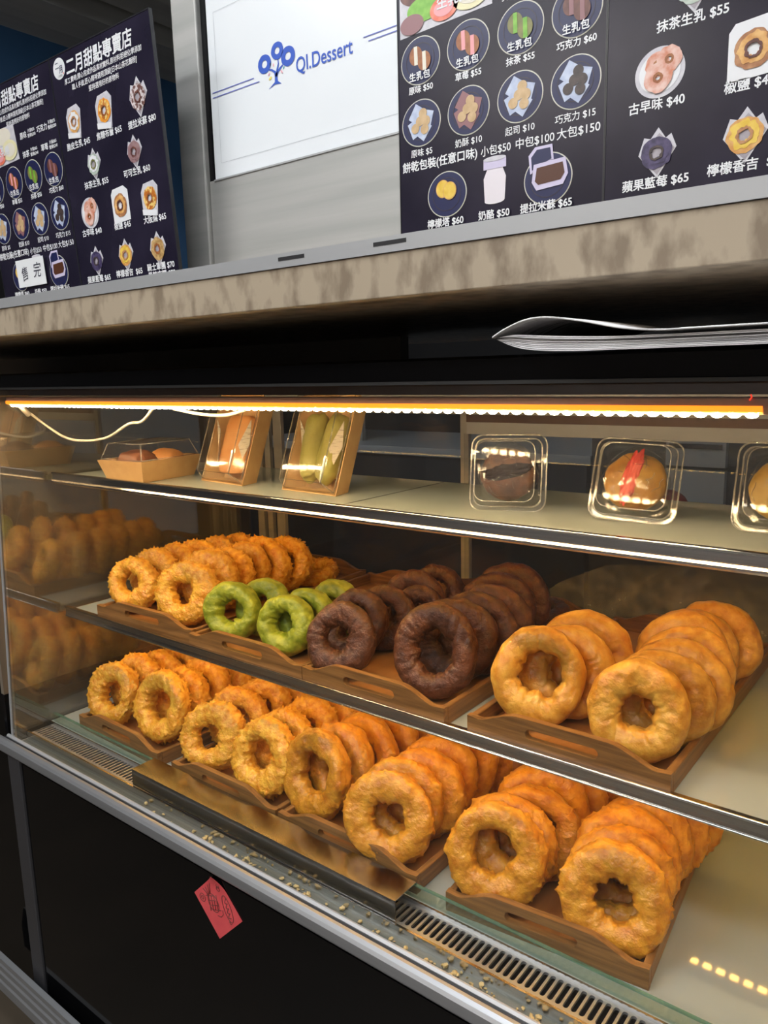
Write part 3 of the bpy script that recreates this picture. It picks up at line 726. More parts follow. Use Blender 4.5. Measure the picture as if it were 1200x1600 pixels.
def kraft_box(label, hx, hy, hb, hl, flare):
    t = root('kraft_box', label, 'food box', (0, 0, 0), group='kraft boxes on the top shelf')
    b = new()
    rect_rings(b, [(hx - flare, hy - flare, 0), (hx, hy, hb), (hx - .0015, hy - .0015, hb), (hx - flare - .001, hy - flare - .001, .0015)])
    b.faces.ensure_lookup_table()
    b.faces.new([v for v in b.verts][-4:])
    part('tray', b, M['kraft'], t, origin=0)
    b = new()
    rect_rings(b, [(hx - .002, hy - .002, hb - .006), (hx - .004, hy - .004, hb + .001), (hx - .012, hy - .012, hb + hl), (hx - .016, hy - .016, hb + hl + .0015)], False)
    b.verts.ensure_lookup_table(); b.faces.new([v for v in b.verts][-4:])
    lid = part('lid', b, M['plastic'], t, origin=0, bevel=.002, label='clear plastic lid')
    b = new()
    cs = ((-1, -1), (1, -1), (1, 1), (-1, 1))
    lo = [(sx * (hx - .004), sy * (hy - .004), hb + .001) for sx, sy in cs]; hi = [(sx * (hx - .013), sy * (hy - .013), hb + hl) for sx, sy in cs]
    tube(b, hi, .0009, 6, True); tube(b, lo, .0007, 6, True)
    for p, q in zip(lo, hi): tube(b, [p, q], .0009, 6)
    part('lid_edge', b, M['plastic_rim'], lid, origin=0, smooth=True)
    return t

def place(o, x, y, z, m):
    o.matrix_world = Matrix.Translation((x, y, z + H)) @ m

def lump(sx, sy, sz, seed, amp=.12, freq=2.2, u=40, v=24, cyl=False):
    b = new(); off = Vector((seed * 3.1, seed * 1.7, seed))
    bmesh.ops.create_uvsphere(b, u_segments=u, v_segments=v, radius=1)
    for vv in b.verts:
        p = vv.co.copy()
        if cyl == 'slab':
            p = Vector((math.copysign(abs(p.x) ** .35, p.x), math.copysign(abs(p.y) ** .4, p.y), math.copysign(abs(p.z) ** .8, p.z)))
        elif cyl:
            p = Vector((math.copysign(abs(p.x) ** .45, p.x), math.copysign(abs(p.y) ** .9, p.y), math.copysign(abs(p.z) ** .9, p.z)))
        p *= 1 + amp * noise.noise(vv.co * freq + off) + amp * .4 * noise.noise(vv.co * freq * 3 + off)
        vv.co = Vector((p.x * sx, p.y * sy, p.z * sz))
    return b

Zs = -.161
# open-lidded box lying flat
kb = kraft_box('kraft tray box with clear lid lying flat on the top shelf, far left', .066, .050, .034, .026, .010)
m1 = Matrix.Rotation(rad(98), 4, 'Z')
place(kb, -1.085, .755, Zs + .0004, m1)
b = lump(.030, .026, .022, 4, .10, 2.0, cyl=True)
bmesh.ops.rotate(b, verts=b.verts[:], cent=(0, 0, 0), matrix=Matrix.Rotation(rad(8), 3, 'Z')); bmesh.ops.translate(b, verts=b.verts[:], vec=(-1.082, .728, Zs + .026))
single('chocolate_roll', b, M['brown_roll'], 'brown chocolate roll inside the flat kraft tray box', 'bread', smooth=True)
b = lump(.032, .024, .020, 9, .10, 2.0, cyl=True)
bmesh.ops.translate(b, verts=b.verts[:], vec=(-1.088, .790, Zs + .024))
single('pastry_wrap', b, M['toast'], 'tan wrapped pastry behind the chocolate roll in the flat kraft tray box', 'bread', smooth=True)

def standing(label, x, y, rz, lean, hx, hy):
    t = kraft_box(label, hx, hy, .033, .020, .012)
    # stood on its short end, lid to the viewer (-y), leaning back
    m_ = Matrix.Rotation(rz, 4, 'Z') @ Matrix.Rotation(-lean, 4, 'X') @ Matrix.Translation((0, 0, hx)) @ Matrix.Rotation(rad(90), 4, 'X') @ Matrix.Rotation(rad(90), 4, 'Z')
    zl = min((m_ @ Vector(c_)).z for c_ in ((-(hx - .012), 0, 0), (-hx, 0, .033), (-hx + .012, 0, .053)))
    place(t, x, y, Zs - zl + .0004, m_)
    return t, Matrix.Translation((x, y, Zs - zl + .0004)) @ m_

def in_box(bmx, mx): bmesh.ops.transform(bmx, matrix=mx, verts=bmx.verts[:])
lean = math.atan(.012 / .033)
t2, mx2 = standing('kraft box with clear front standing on end beside the flat box, orange roll inside', -.923, .798, rad(-6), lean, .071, .055)
t3, mx3 = standing('kraft box with clear front standing on end, green rolls inside', -.735, .793, rad(-5), lean, .073, .056)
# contents: local box coordinates x = up, y = across, z = out of the tray
b = new(); 
prof_r = []
b = lump(.047, .033, .010, 2, .05, 2.0, cyl='slab'); in_box(b, mx2 @ Matrix.Translation((-.006, -.002, .021)))
single('orange_roll', b, M['toast'], 'orange toast roll inside the standing kraft box', 'bread', smooth=True)
for s, lab in ((-1, 'right'), (1, 'left')):
    b = lump(.050, .0195, .0155, 5 + s, .10, 1.6, cyl=True)
    in_box(b, mx3 @ Matrix.Translation((-.006, s * .0190, .022)) @ Matrix.Rotation(s * .10, 4, 'Z'))
    single('green_roll', b, M['matcha_roll'], 'green roll on the %s inside the standing kraft box' % lab, 'bread', smooth=True, group='green rolls in the kraft box')
def wrap_sheet(mx, pts):
    bb = new(); vs_ = [bb.verts.new(p) for p in pts]
    n_ = len(vs_); f = bb.faces.new(vs_); r_ = bmesh.ops.extrude_face_region(bb, geom=[f]); bmesh.ops.translate(bb, verts=[e for e in r_['geom'] if isinstance(e, bmesh.types.BMVert)], vec=(0, 0, .0008))
    in_box(bb, mx); return bb
for mx, nm in ((mx2, 'orange roll'), (mx3, 'green rolls')):
    for s, pts in ((1, [(-.05, .030, .020), (.030, .046, .036), (.012, .030, .036), (-.035, .022, .034)]), (-1, [(-.010, -.026, .036), (.030, -.044, .036), (-.005, -.046, .030), (-.03, -.036, .030)])):
        b = wrap_sheet(mx, pts)
        single('wrapping_paper', b, M['paper_wrap'], 'printed wrapping paper flap %s of the %s in the kraft box' % ('left' if s > 0 else 'right', nm), 'paper', group='paper flaps in the kraft boxes')

# ------------------------------------------------------------------ clear clamshells
def rr(hx, hz, r, n=6):
    out = []
    for cx, cz, a0 in ((hx - r, hz - r, 0), (-hx + r, hz - r, 90), (-hx + r, -hz + r, 180), (hx - r, -hz + r, 270)):
        for i in range(n + 1):
            an = rad(a0 + 90 * i / n); out.append((cx + r * math.cos(an), cz + r * math.sin(an)))
    return out
def skin(b, rings, cap0=True, cap1=True):
    vs_ = [[b.verts.new((x_, y_, z_)) for x_, z_ in ring] for y_, ring in rings]
    n_ = len(vs_[0])
    for A, B in zip(vs_[:-1], vs_[1:]):
        for i in range(n_): b.faces.new((A[i], A[(i + 1) % n_], B[(i + 1) % n_], B[i]))
    if cap0: b.faces.new(vs_[0][::-1])
    if cap1: b.faces.new(vs_[-1])

def clamshell(label, x, y, rz, lean_, roll, bun_mat, bun_label, fill, seed):
    S = .0445
    mx = Matrix.Rotation(rz, 4, 'Z') @ Matrix.Rotation(-lean_, 4, 'X') @ Matrix.Rotation(roll, 4, 'Y')
    zmin = min((mx @ Vector((sx * (S - .004), sy * .002, sz * (S - .002)))).z for sx in (-1, 1) for sy in (-1, 1) for sz in (-1, 1))
    pos = (x, y, Zs - zmin + .0005)
    t = root('clamshell_box', label, 'food box', (0, 0, 0), group='clear clamshells on the top shelf')
    b = new()
    skin(b, [(-.001, rr(S, S, .013)), (-.0018, rr(S - .0004, S - .0004, .013)), (-.0020, rr(S - .0045, S - .0045, .011)), (-.0045, rr(S - .0055, S - .0055, .011)), (-.0175, rr(S - .0085, S - .0085, .012)), (-.0205, rr(S - .0105, S - .0105, .012)), (-.0212, rr(S - .0135, S - .0135, .010)), (-.0200, rr(S - .016, S - .016, .010))], False, True)
    part('front_shell', b, M['plastic'], t, origin=0, smooth=False)
    b = new()
    skin(b, [(.0003, rr(S, S, .013)), (.001, rr(S - .0004, S - .0004, .013)), (.0012, rr(S - .0045, S - .0045, .011)), (.004, rr(S - .0055, S - .0055, .011)), (.0165, rr(S - .0085, S - .0085, .012)), (.0195, rr(S - .012, S - .012, .012))], False, True)
    part('back_shell', b, M['plastic'], t, origin=0, smooth=False)
    b = new()
    tube(b, [(x_, -.0006, z_) for x_, z_ in rr(S, S, .013)], .0010, 6, True)
    tube(b, [(x_, -.0030, z_) for x_, z_ in rr(S - .0050, S - .0050, .011)], .0009, 6, True)
    tube(b, [(x_, -.0200, z_) for x_, z_ in rr(S - .0098, S - .0098, .012)], .0007, 6, True)
    part('rim', b, M['plastic_rim'], t, origin=0, smooth=True)
    place(t, *pos, mx)
    mw = Matrix.Translation((pos[0], pos[1], pos[2])) @ mx
    # bun, wrapped in film
    bt = root('filled_bun', bun_label, 'bun', (0, 0, 0), group='wrapped buns in clamshells')
    b = lump(.0325, .0155, .0310, seed, .05, 2.0)
    part('bread', b, bun_mat, bt, origin=0, smooth=True)
    b = lump(.0080, .0036, .0285, seed + 3, .35, 2.5); bmesh.ops.rotate(b, verts=b.verts[:], cent=(0, 0, 0), matrix=Matrix.Rotation(rad(80 if fill == 'cream_dark' else 12), 3, 'Y')); bmesh.ops.translate(b, verts=b.verts[:], vec=(-.003 if fill != 'cream_dark' else .002, -.0138, .002))
    part('filling', b, M[fill], bt, origin=0, smooth=True, label='%s filling' % ('dark chocolate' if fill == 'cream_dark' else 'red strawberry' if fill == 'cream_red' else 'pale cream'))
    b = new(); bmesh.ops.create_icosphere(b, subdivisions=3, radius=1)
    off = Vector((seed * 2.3, seed, 5))
    for v in b.verts:
        p = v.co.copy(); k_ = 1.03 + .12 * abs(noise.noise(p * 3.2 + off)) + .10 * noise.noise(p * 7 + off)
        zz = p.z * .0322 * k_
        v.co = Vector((p.x * .0335 * k_ * (1 - .12 * max(p.z, 0)), p.y * .0166 * k_, zz + (.004 if p.z > .5 else 0)))
    part('plastic_film', b, M['wrap'], bt, origin=0, smooth=False)
    b = new(); rr_ = random.Random(seed * 9)
    for k_ in range(11):
        a0 = rr_.uniform(0, 2 * PI); r0 = rr_.uniform(.2, .95); a1 = a0 + rr_.uniform(-1.2, 1.2); r1 = rr_.uniform(.3, 1.0); pts = []
        for q_ in range(5):
            f_ = q_ / 4; an = a0 + (a1 - a0) * f_; r_ = (r0 + (r1 - r0) * f_) + rr_.uniform(-.05, .05)
            r_ = min(r_, .98)
            pts.append((.033 * r_ * math.cos(an), -.0185 * math.sqrt(max(1 - r_ * r_, .02)), .032 * r_ * math.sin(an) + (.002 if math.sin(an) > .6 else 0)))
        tube(b, spline(pts, 3), .00028, 4)
    part('film_crease', b, M['plastic_rim'], bt, origin=0, smooth=True)
    place(bt, *pos, mx @ Matrix.Translation((0, 0, -.0015)))
clamshell('clear plastic clamshell standing on edge, first from left, brown bun inside', -.440, .790, rad(16), rad(13), rad(-1), M['bun_choco'], 'brown chocolate bun wrapped in film, in the left clamshell', 'cream_dark', 1)
clamshell('clear plastic clamshell standing on edge, middle one, leaning to the right', -.293, .800, rad(12), rad(21), rad(3), M['bun_gold'], 'golden bun with red filling wrapped in film, in the middle clamshell', 'cream_red', 2)
clamshell('clear plastic clamshell standing on edge, cut by the right photo edge', -.151, .812, rad(10), rad(20), rad(2), M['bun_pale'], 'yellow bun wrapped in film, in the clamshell at the right photo edge', 'bun_pale', 3)

# ------------------------------------------------------------------ counter slab above the case
slab = root('countertop', 'mottled beige stone-look countertop above the display case', 'countertop', (-.9, .95, .0566))
YF, ZB, ZT = .48, .0566, .0890
bm = new(); box(bm, -2.6, .6, YF, 1.30, ZB, ZT); part('slab', bm, M['stone'], slab, bevel=.0008)
bm = new(); prism_x(bm, [(YF - .0015, ZT + .0002), (YF - .0015, .1008), (YF + .0010, .1013), (YF + .0015, ZT + .0022), (.60, ZT + .0022), (.60, ZT + .0002)], -2.6, .6); part('edge_track', bm, M['alu'], slab, label='aluminium track along the front edge')
for x0, x1 in ((-.628, -.589), (-.495, -.455)):
    k_ = YF / .62
    bm = new(); prism_x(bm, [(YF - .0018, .0946), (YF - .0018, .0976), (YF - .0014, .0976), (YF - .0014, .0946)], x0 * k_, x1 * k_)
    part('track_slot', bm, M['rubber'], slab)
bm = new(); box(bm, -2.6, -.75, 1.00, 1.02, .0130, .0564); part('apron', bm, M['side_panel'], slab)

# folded newspaper on top of the case
def news():
    t = root('newspaper', 'folded newspaper stack on the black case top, poking out under the countertop', 'newspaper', (-.15, .7, .013))
    b = new()
    bot = spline([(-.333, 0, .026), (-.318, 0, .0195), (-.30, 0, .0155), (-.27, 0, .0135), (-.22, 0, .0132), (-.12, 0, .0132), (.10, 0, .0132)], 6)
    top_ = spline([(-.333, 0, .0265), (-.318, 0, .0285), (-.30, 0, .0275), (-.27, 0, .0255), (-.22, 0, .0235), (-.12, 0, .0235), (.10, 0, .024)], 6)
    n_ = 9
    for s in range(n_):
        f0, f1 = (s + .08) / n_, (s + .80) / n_
        A = [p.lerp(q, f0) for p, q in zip(bot, top_)]; B = [p.lerp(q, f1) for p, q in zip(bot, top_)]
        jit = random.uniform(0, .003)
        rows = []
        for yy, k_, dz in ((.452 + jit, .787, 0), (.60, 1.0, .0006), (.86, 1.0, .0006)):
            rows.append(([b.verts.new((p.x * k_, yy, p.z * k_ + dz)) for p in A], [b.verts.new((p.x * k_, yy, p.z * k_ + dz)) for p in B]))
        m_ = len(A)
        for i in range(m_ - 1):
            for r0, r1 in zip(rows[:-1], rows[1:]):
                b.faces.new((r0[0][i], r0[0][i + 1], r1[0][i + 1], r1[0][i])); b.faces.new((r0[1][i], r1[1][i], r1[1][i + 1], r0[1][i + 1]))
            b.faces.new((rows[0][0][i], rows[0][1][i], rows[0][1][i + 1], rows[0][0][i + 1]))
    part('sheets', b, M['news_edge'], t, smooth=False)
    b = new()
    c1 = spline([(-.334, 0, .0262), (-.322, 0, .0325), (-.304, 0, .0385), (-.284, 0, .0395), (-.255, 0, .0350), (-.225, 0, .0285), (-.195, 0, .0255), (-.15, 0, .0258), (.10, 0, .0270)], 6)
    rows = []
    for yy, k_, dz in ((.450, .787, 0), (.86, 1.0, .0006)):
        rows.append(([b.verts.new((p.x * k_, yy, p.z * k_ + dz)) for p in c1], [b.verts.new((p.x * k_, yy, p.z * k_ + dz + .0011)) for p in c1]))
    for i in range(len(c1) - 1):
        (a0, a1), (b0, b1) = rows
        b.faces.new((a0[i], a0[i + 1], b0[i + 1], b0[i])); b.faces.new((a1[i], b1[i], b1[i + 1], a1[i + 1])); b.faces.new((a0[i], a1[i], a1[i + 1], a0[i + 1]))
    part('cover_sheet', b, M['news'], t, smooth=True)
news()

# ------------------------------------------------------------------ steel partition and white sign
YS = .725
st = root('steel_partition', 'brushed steel partition panel standing behind the countertop track', 'partition', (-.72, .74, .0892))
bm = new(); box(bm, -.8600, -.5400, YS, YS + .02, .0892, .2590); part('lower_panel', bm, M['steel_soft'], st)
bm = new(); box(bm, -.9120, -.8620, YS - .006, YS + .03, .0892, 1.0); part('post', bm, M['steel_soft'], st, bevel=.002)
bm = new(); box(bm, -.8618, -.8500, YS + .002, YS + .02, .2592, 1.0); part('reveal', bm, M['black_frame'], st)
bm = new(); box(bm, -.52, .30, YS + .003, YS + .02, .0892, 1.0); part('back_panel', bm, M['steel_soft'], st)

from mathutils import geometry as geo
glyph_cache = {}; fill_cache = {}
def glyph_outline(s_):
    """filled triangles of a string at size 1; overlapping strokes are filled one by one"""
    if s_ in glyph_cache: return glyph_cache[s_]
    cu = bpy.data.curves.new('t', 'FONT'); cu.body = s_; cu.size = 1.0; cu.align_x = 'CENTER'; cu.align_y = 'CENTER'
    o = bpy.data.objects.new('t', cu); C.objects.link(o)
    dg = bpy.context.evaluated_depsgraph_get()
    c2 = o.evaluated_get(dg).to_curve(dg)
    loops = []
    for sp in c2.splines:
        pts = []
        bp = sp.bezier_points; n_ = len(bp)
        for k_ in range(n_):
            a, b_ = bp[k_], bp[(k_ + 1) % n_]
            straight = (a.handle_right - a.co).length < 1e-6 and (b_.handle_left - b_.co).length < 1e-6
            d_ = (b_.co - a.co).normalized() if (b_.co - a.co).length > 1e-9 else Vector((1, 0, 0))
            if not straight and (a.handle_right - a.co).cross(d_).length < 1e-4 and (b_.handle_left - b_.co).cross(d_).length < 1e-4: straight = True
            seg = [a.co.copy()] if straight else geo.interpolate_bezier(a.co, a.handle_right, b_.handle_left, b_.co, 5)[:-1]
            for q in seg:
                q = Vector((q[0], q[1]))
                if not pts or (q - pts[-1]).length > 1e-4: pts.append(q)
        if len(pts) > 2 and (pts[0] - pts[-1]).length < 1e-4: pts.pop()
        if len(pts) > 2: loops.append(pts)
    o.to_curve_clear() if hasattr(o, 'to_curve_clear') else None
    bpy.data.objects.remove(o, do_unlink=True); bpy.data.curves.remove(cu)
    glyph_cache[s_] = loops
    return loops
def area(p): return .5 * sum(p[i].x * p[(i + 1) % len(p)].y - p[(i + 1) % len(p)].x * p[i].y for i in range(len(p)))
def inside(pt, p):
    r_ = False; j_ = len(p) - 1
    for i_ in range(len(p)):
        if (p[i_].y > pt.y) != (p[j_].y > pt.y) and pt.x < (p[j_].x - p[i_].x) * (pt.y - p[i_].y) / (p[j_].y - p[i_].y) + p[i_].x: r_ = not r_
        j_ = i_
    return r_
def grow(p, w, sgn):
    if not w: return p
    out = []; n_ = len(p)
    for i_ in range(n_):
        a, b_, c_ = p[i_ - 1], p[i_], p[(i_ + 1) % n_]
        d1 = (b_ - a).normalized(); d2 = (c_ - b_).normalized()
        n1 = Vector((d1.y, -d1.x)); n2 = Vector((d2.y, -d2.x)); m_ = n1 + n2
        m_ = m_ / max(m_.length_squared, .6) * 2 if m_.length > 1e-6 else n1
        out.append(b_ + m_ * (w * sgn))
    return out
def add_text(bm_, s, x, z, size, y=0.0, weight=0.0, rot=0.0, mi=0, align='CENTER', shear=0.0, fitw=None):
    """flat printed lettering in the xz plane, reading from -y"""
    loops = glyph_outline(s)
    if not loops: return
    big = max(loops, key=lambda p: abs(area(p))); sgn = 1 if area(big) > 0 else -1
    w_ = min(weight / size, .022)
    xs = [q.x for p in loops for q in p]; ys = [q.y for p in loops for q in p]
    cx, cy = (max(xs) + min(xs)) / 2, (max(ys) + min(ys)) / 2
    sx = fitw / (max(xs) - min(xs)) if fitw else size
    c_, s_ = math.cos(rot), math.sin(rot)
    key = (s, round(w_, 4))
    if key not in fill_cache:
        lp = sorted([grow(p, w_, sgn) for p in loops], key=lambda p: min(q.x for q in p))
        clusters = []; right = -1e9
        for p in lp:
            if min(q.x for q in p) > right: clusters.append([])
            clusters[-1].append(p); right = max(right, max(q.x for q in p))
        out = []
        for cl in clusters:
            pts, eds = [], []
            for p in cl:
                n0 = len(pts); pts += p; eds += [(n0 + k_, n0 + (k_ + 1) % len(p)) for k_ in range(len(p))]
            vo, eo, fo, _a, _b, _c = geo.delaunay_2d_cdt(pts, eds, [], 0, 1e-5)
            tris = []
            for f_ in fo:
                m_ = sum((vo[k_] for k_ in f_), Vector((0, 0))) / len(f_); wn = 0
                for p in cl:
                    for k_ in range(len(p)):
                        a, b_ = p[k_ - 1], p[k_]
                        if (a.y <= m_.y) != (b_.y <= m_.y):
                            xi = a.x + (m_.y - a.y) / (b_.y - a.y) * (b_.x - a.x)
                            if xi > m_.x: wn += 1 if b_.y > a.y else -1
                if wn: tris.append(tuple(f_))
            out.append((vo, tris))
        fill_cache[key] = out
    for vo, tris in fill_cache[key]:
        vs_ = {}
        for t_ in tris:
            for k_ in t_:
                if k_ not in vs_:
                    b_ = (vo[k_].y - cy) * size; a = (vo[k_].x - cx) * sx + shear * b_
                    vs_[k_] = bm_.verts.new((x + a * c_ - b_ * s_, y, z + a * s_ + b_ * c_))
            try: bm_.faces.new([vs_[k_] for k_ in t_]).material_index = mi
            except ValueError: pass

def ell(bm_, x, z, rx, rz_, y, mi, n=36, rot=0.0, a0=0.0, a1=2 * PI):
    vs_ = []
    for i in range(n):
        an = a0 + (a1 - a0) * i / (n if a1 - a0 > 6.2 else n - 1)
        px_, pz_ = rx * math.cos(an), rz_ * math.sin(an)
        vs_.append(bm_.verts.new((x + px_ * math.cos(rot) - pz_ * math.sin(rot), y, z + px_ * math.sin(rot) + pz_ * math.cos(rot))))
    bm_.faces.new(vs_).material_index = mi
def ring2(bm_, x, z, r0, r1, y, mi, n=40, wob=0.0, seed=0, sq=1.0):
    A, B = [], []
    for i in range(n):
        an = 2 * PI * i / n
        k0 = 1 + wob * noise.noise(Vector((math.cos(an) * 2, math.sin(an) * 2, seed))); k1 = 1 + wob * .6 * noise.noise(Vector((math.cos(an) * 3, math.sin(an) * 3, seed + 5)))
        A.append(bm_.verts.new((x + r0 * k0 * math.cos(an), y, z + r0 * k0 * math.sin(an) * sq))); B.append(bm_.verts.new((x + r1 * k1 * math.cos(an), y, z + r1 * k1 * math.sin(an) * sq)))
    for i in range(n):
        bm_.faces.new((A[i], A[(i + 1) % n], B[(i + 1) % n], B[i])).material_index = mi
def poly(bm_, pts, y, mi):
    bm_.faces.new([bm_.verts.new((p[0], y, p[1])) for p in pts]).material_index = mi

# white sign with blue doughnut-tree emblem
sg = root('shop_sign', 'white sign board with blue tree emblem and lettering in the steel partition', 'sign', (-.69, YS, .2595))
bm = new(); box(bm, -.8490, -.5400, YS + .001, YS + .014, .2595, 1.0); part('sign_face', bm, M['sign_white'], sg)
bm = new(); box(bm, -.8495, -.5400, YS - .0015, YS + .0008, .2575, .2595); part('lower_edge', bm, M['alu'], sg)
bm = new(); e = YS + .0004
def quad(bm_, x0, x1, z0, z1, y, mi): poly(bm_, [(x0, z0), (x1, z0), (x1, z1), (x0, z1)], y, mi)
IM = [M['ink_blue'], M['ink_navy'], M['ink_grey'], M['ink_yellow'], M['ink_pink'], M['ink_teal'], M['sign_white']]
for x, z, r in ((-.7455, .3772, .0115), (-.7228, .3868, .0105), (-.7050, .3765, .0118)):
    ring2(bm, x, z, r * .40, r, e, 0, 32, .05, x * 100, .94)
# trunk and branches
poly(bm, [(-.7405, .3470), (-.7290, .3505), (-.7175, .3490), (-.7235, .3530), (-.7243, .3600), (-.7285, .3600), (-.7290, .3530)], e, 0)
def stroke(bm_, pts, w0, w1, y, mi):
    n_ = len(pts); L, R_ = [], []
    for i, p in enumerate(pts):
        a = Vector(pts[max(i - 1, 0)]); b_ = Vector(pts[min(i + 1, n_ - 1)]); t_ = (b_ - a).normalized(); nn = Vector((-t_.y, t_.x)); w_ = (w0 + (w1 - w0) * i / (n_ - 1)) / 2
        L.append(bm_.verts.new((p[0] + nn.x * w_, y, p[1] + nn.y * w_))); R_.append(bm_.verts.new((p[0] - nn.x * w_, y, p[1] - nn.y * w_)))
    for i in range(n_ - 1): bm_.faces.new((L[i], L[i + 1], R_[i + 1], R_[i])).material_index = mi
stroke(bm, [(-.7265, .359), (-.7280, .3640), (-.7330, .3675), (-.7385, .3690)], .0040, .0014, e, 0)
stroke(bm, [(-.7262, .359), (-.7240, .3660), (-.7215, .3720), (-.7220, .3775)], .0036, .0014, e, 0)
stroke(bm, [(-.7262, .359), (-.7225, .3640), (-.7180, .3670), (-.7140, .3690)], .0036, .0014, e, 0)
for x, z, r1, mi, ro in ((-.7385, .3640, .0022, 4, .6), (-.7365, .3590, .0028, 3, .5), (-.7300, .3725, .0020, 4, 1.6), (-.7165, .3620, .0024, 4, -.9), (-.7130, .3655, .0018, 5, 1.0), (-.7355, .3745, .0018, 5, 1.8)):
    ell(bm, x, z, r1, r1 * .5, e, mi, 14, ro)
add_text(bm, 'QI.Dessert', -.6480, .3610, .0235, e, .0002, 0, 0, fitw=.088)
for x0, x1, z in ((-.8445, -.7655, .3660), (-.8445, -.7560, .3600), (-.5880, -.5400, .3662), (-.5810, -.5400, .3609)):
    quad(bm, x0, x1, z - .0005, z + .0005, e, 1)
quad(bm, -.8350, -.5400, .2783, .2787, e, 2); quad(bm, -.8352, -.8348, .2787, .4600, e, 2); quad(bm, -.8350, -.5400, .4600, .4604, e, 2)
part('printing', bm, IM, sg, fix=False)

# ------------------------------------------------------------------ menu boards
BW = .2335
LY = [-.0004 - .0003 * i for i in range(6)]
def pm(names): return [M[n] for n in names]
def title_block(bt, bp, mi_white, cx_off=0.0):
    add_text(bt, '二月甜點專賣店', .117 + cx_off, -.0195, .0225, LY[0], .0006, 0, 0, fitw=.152, shear=.12)
    add_text(bt, '厚工費時,精心完成作品真材實料,原材料拒絕化學添加', .121 + cx_off, -.0362, .0078, LY[0], .00010, 0, 0, fitw=.178, shear=.15)
    add_text(bt, '職人手做,匠心精神選用頂級[日本山茶花麵粉]', .123 + cx_off, -.0466, .0078, LY[0], .00010, 0, 0, fitw=.150, shear=.15)
    add_text(bt, '堅持選用好的原物料', .122 + cx_off, -.0560, .0078, LY[0], .00010, 0, 0, fitw=.070, shear=.15)

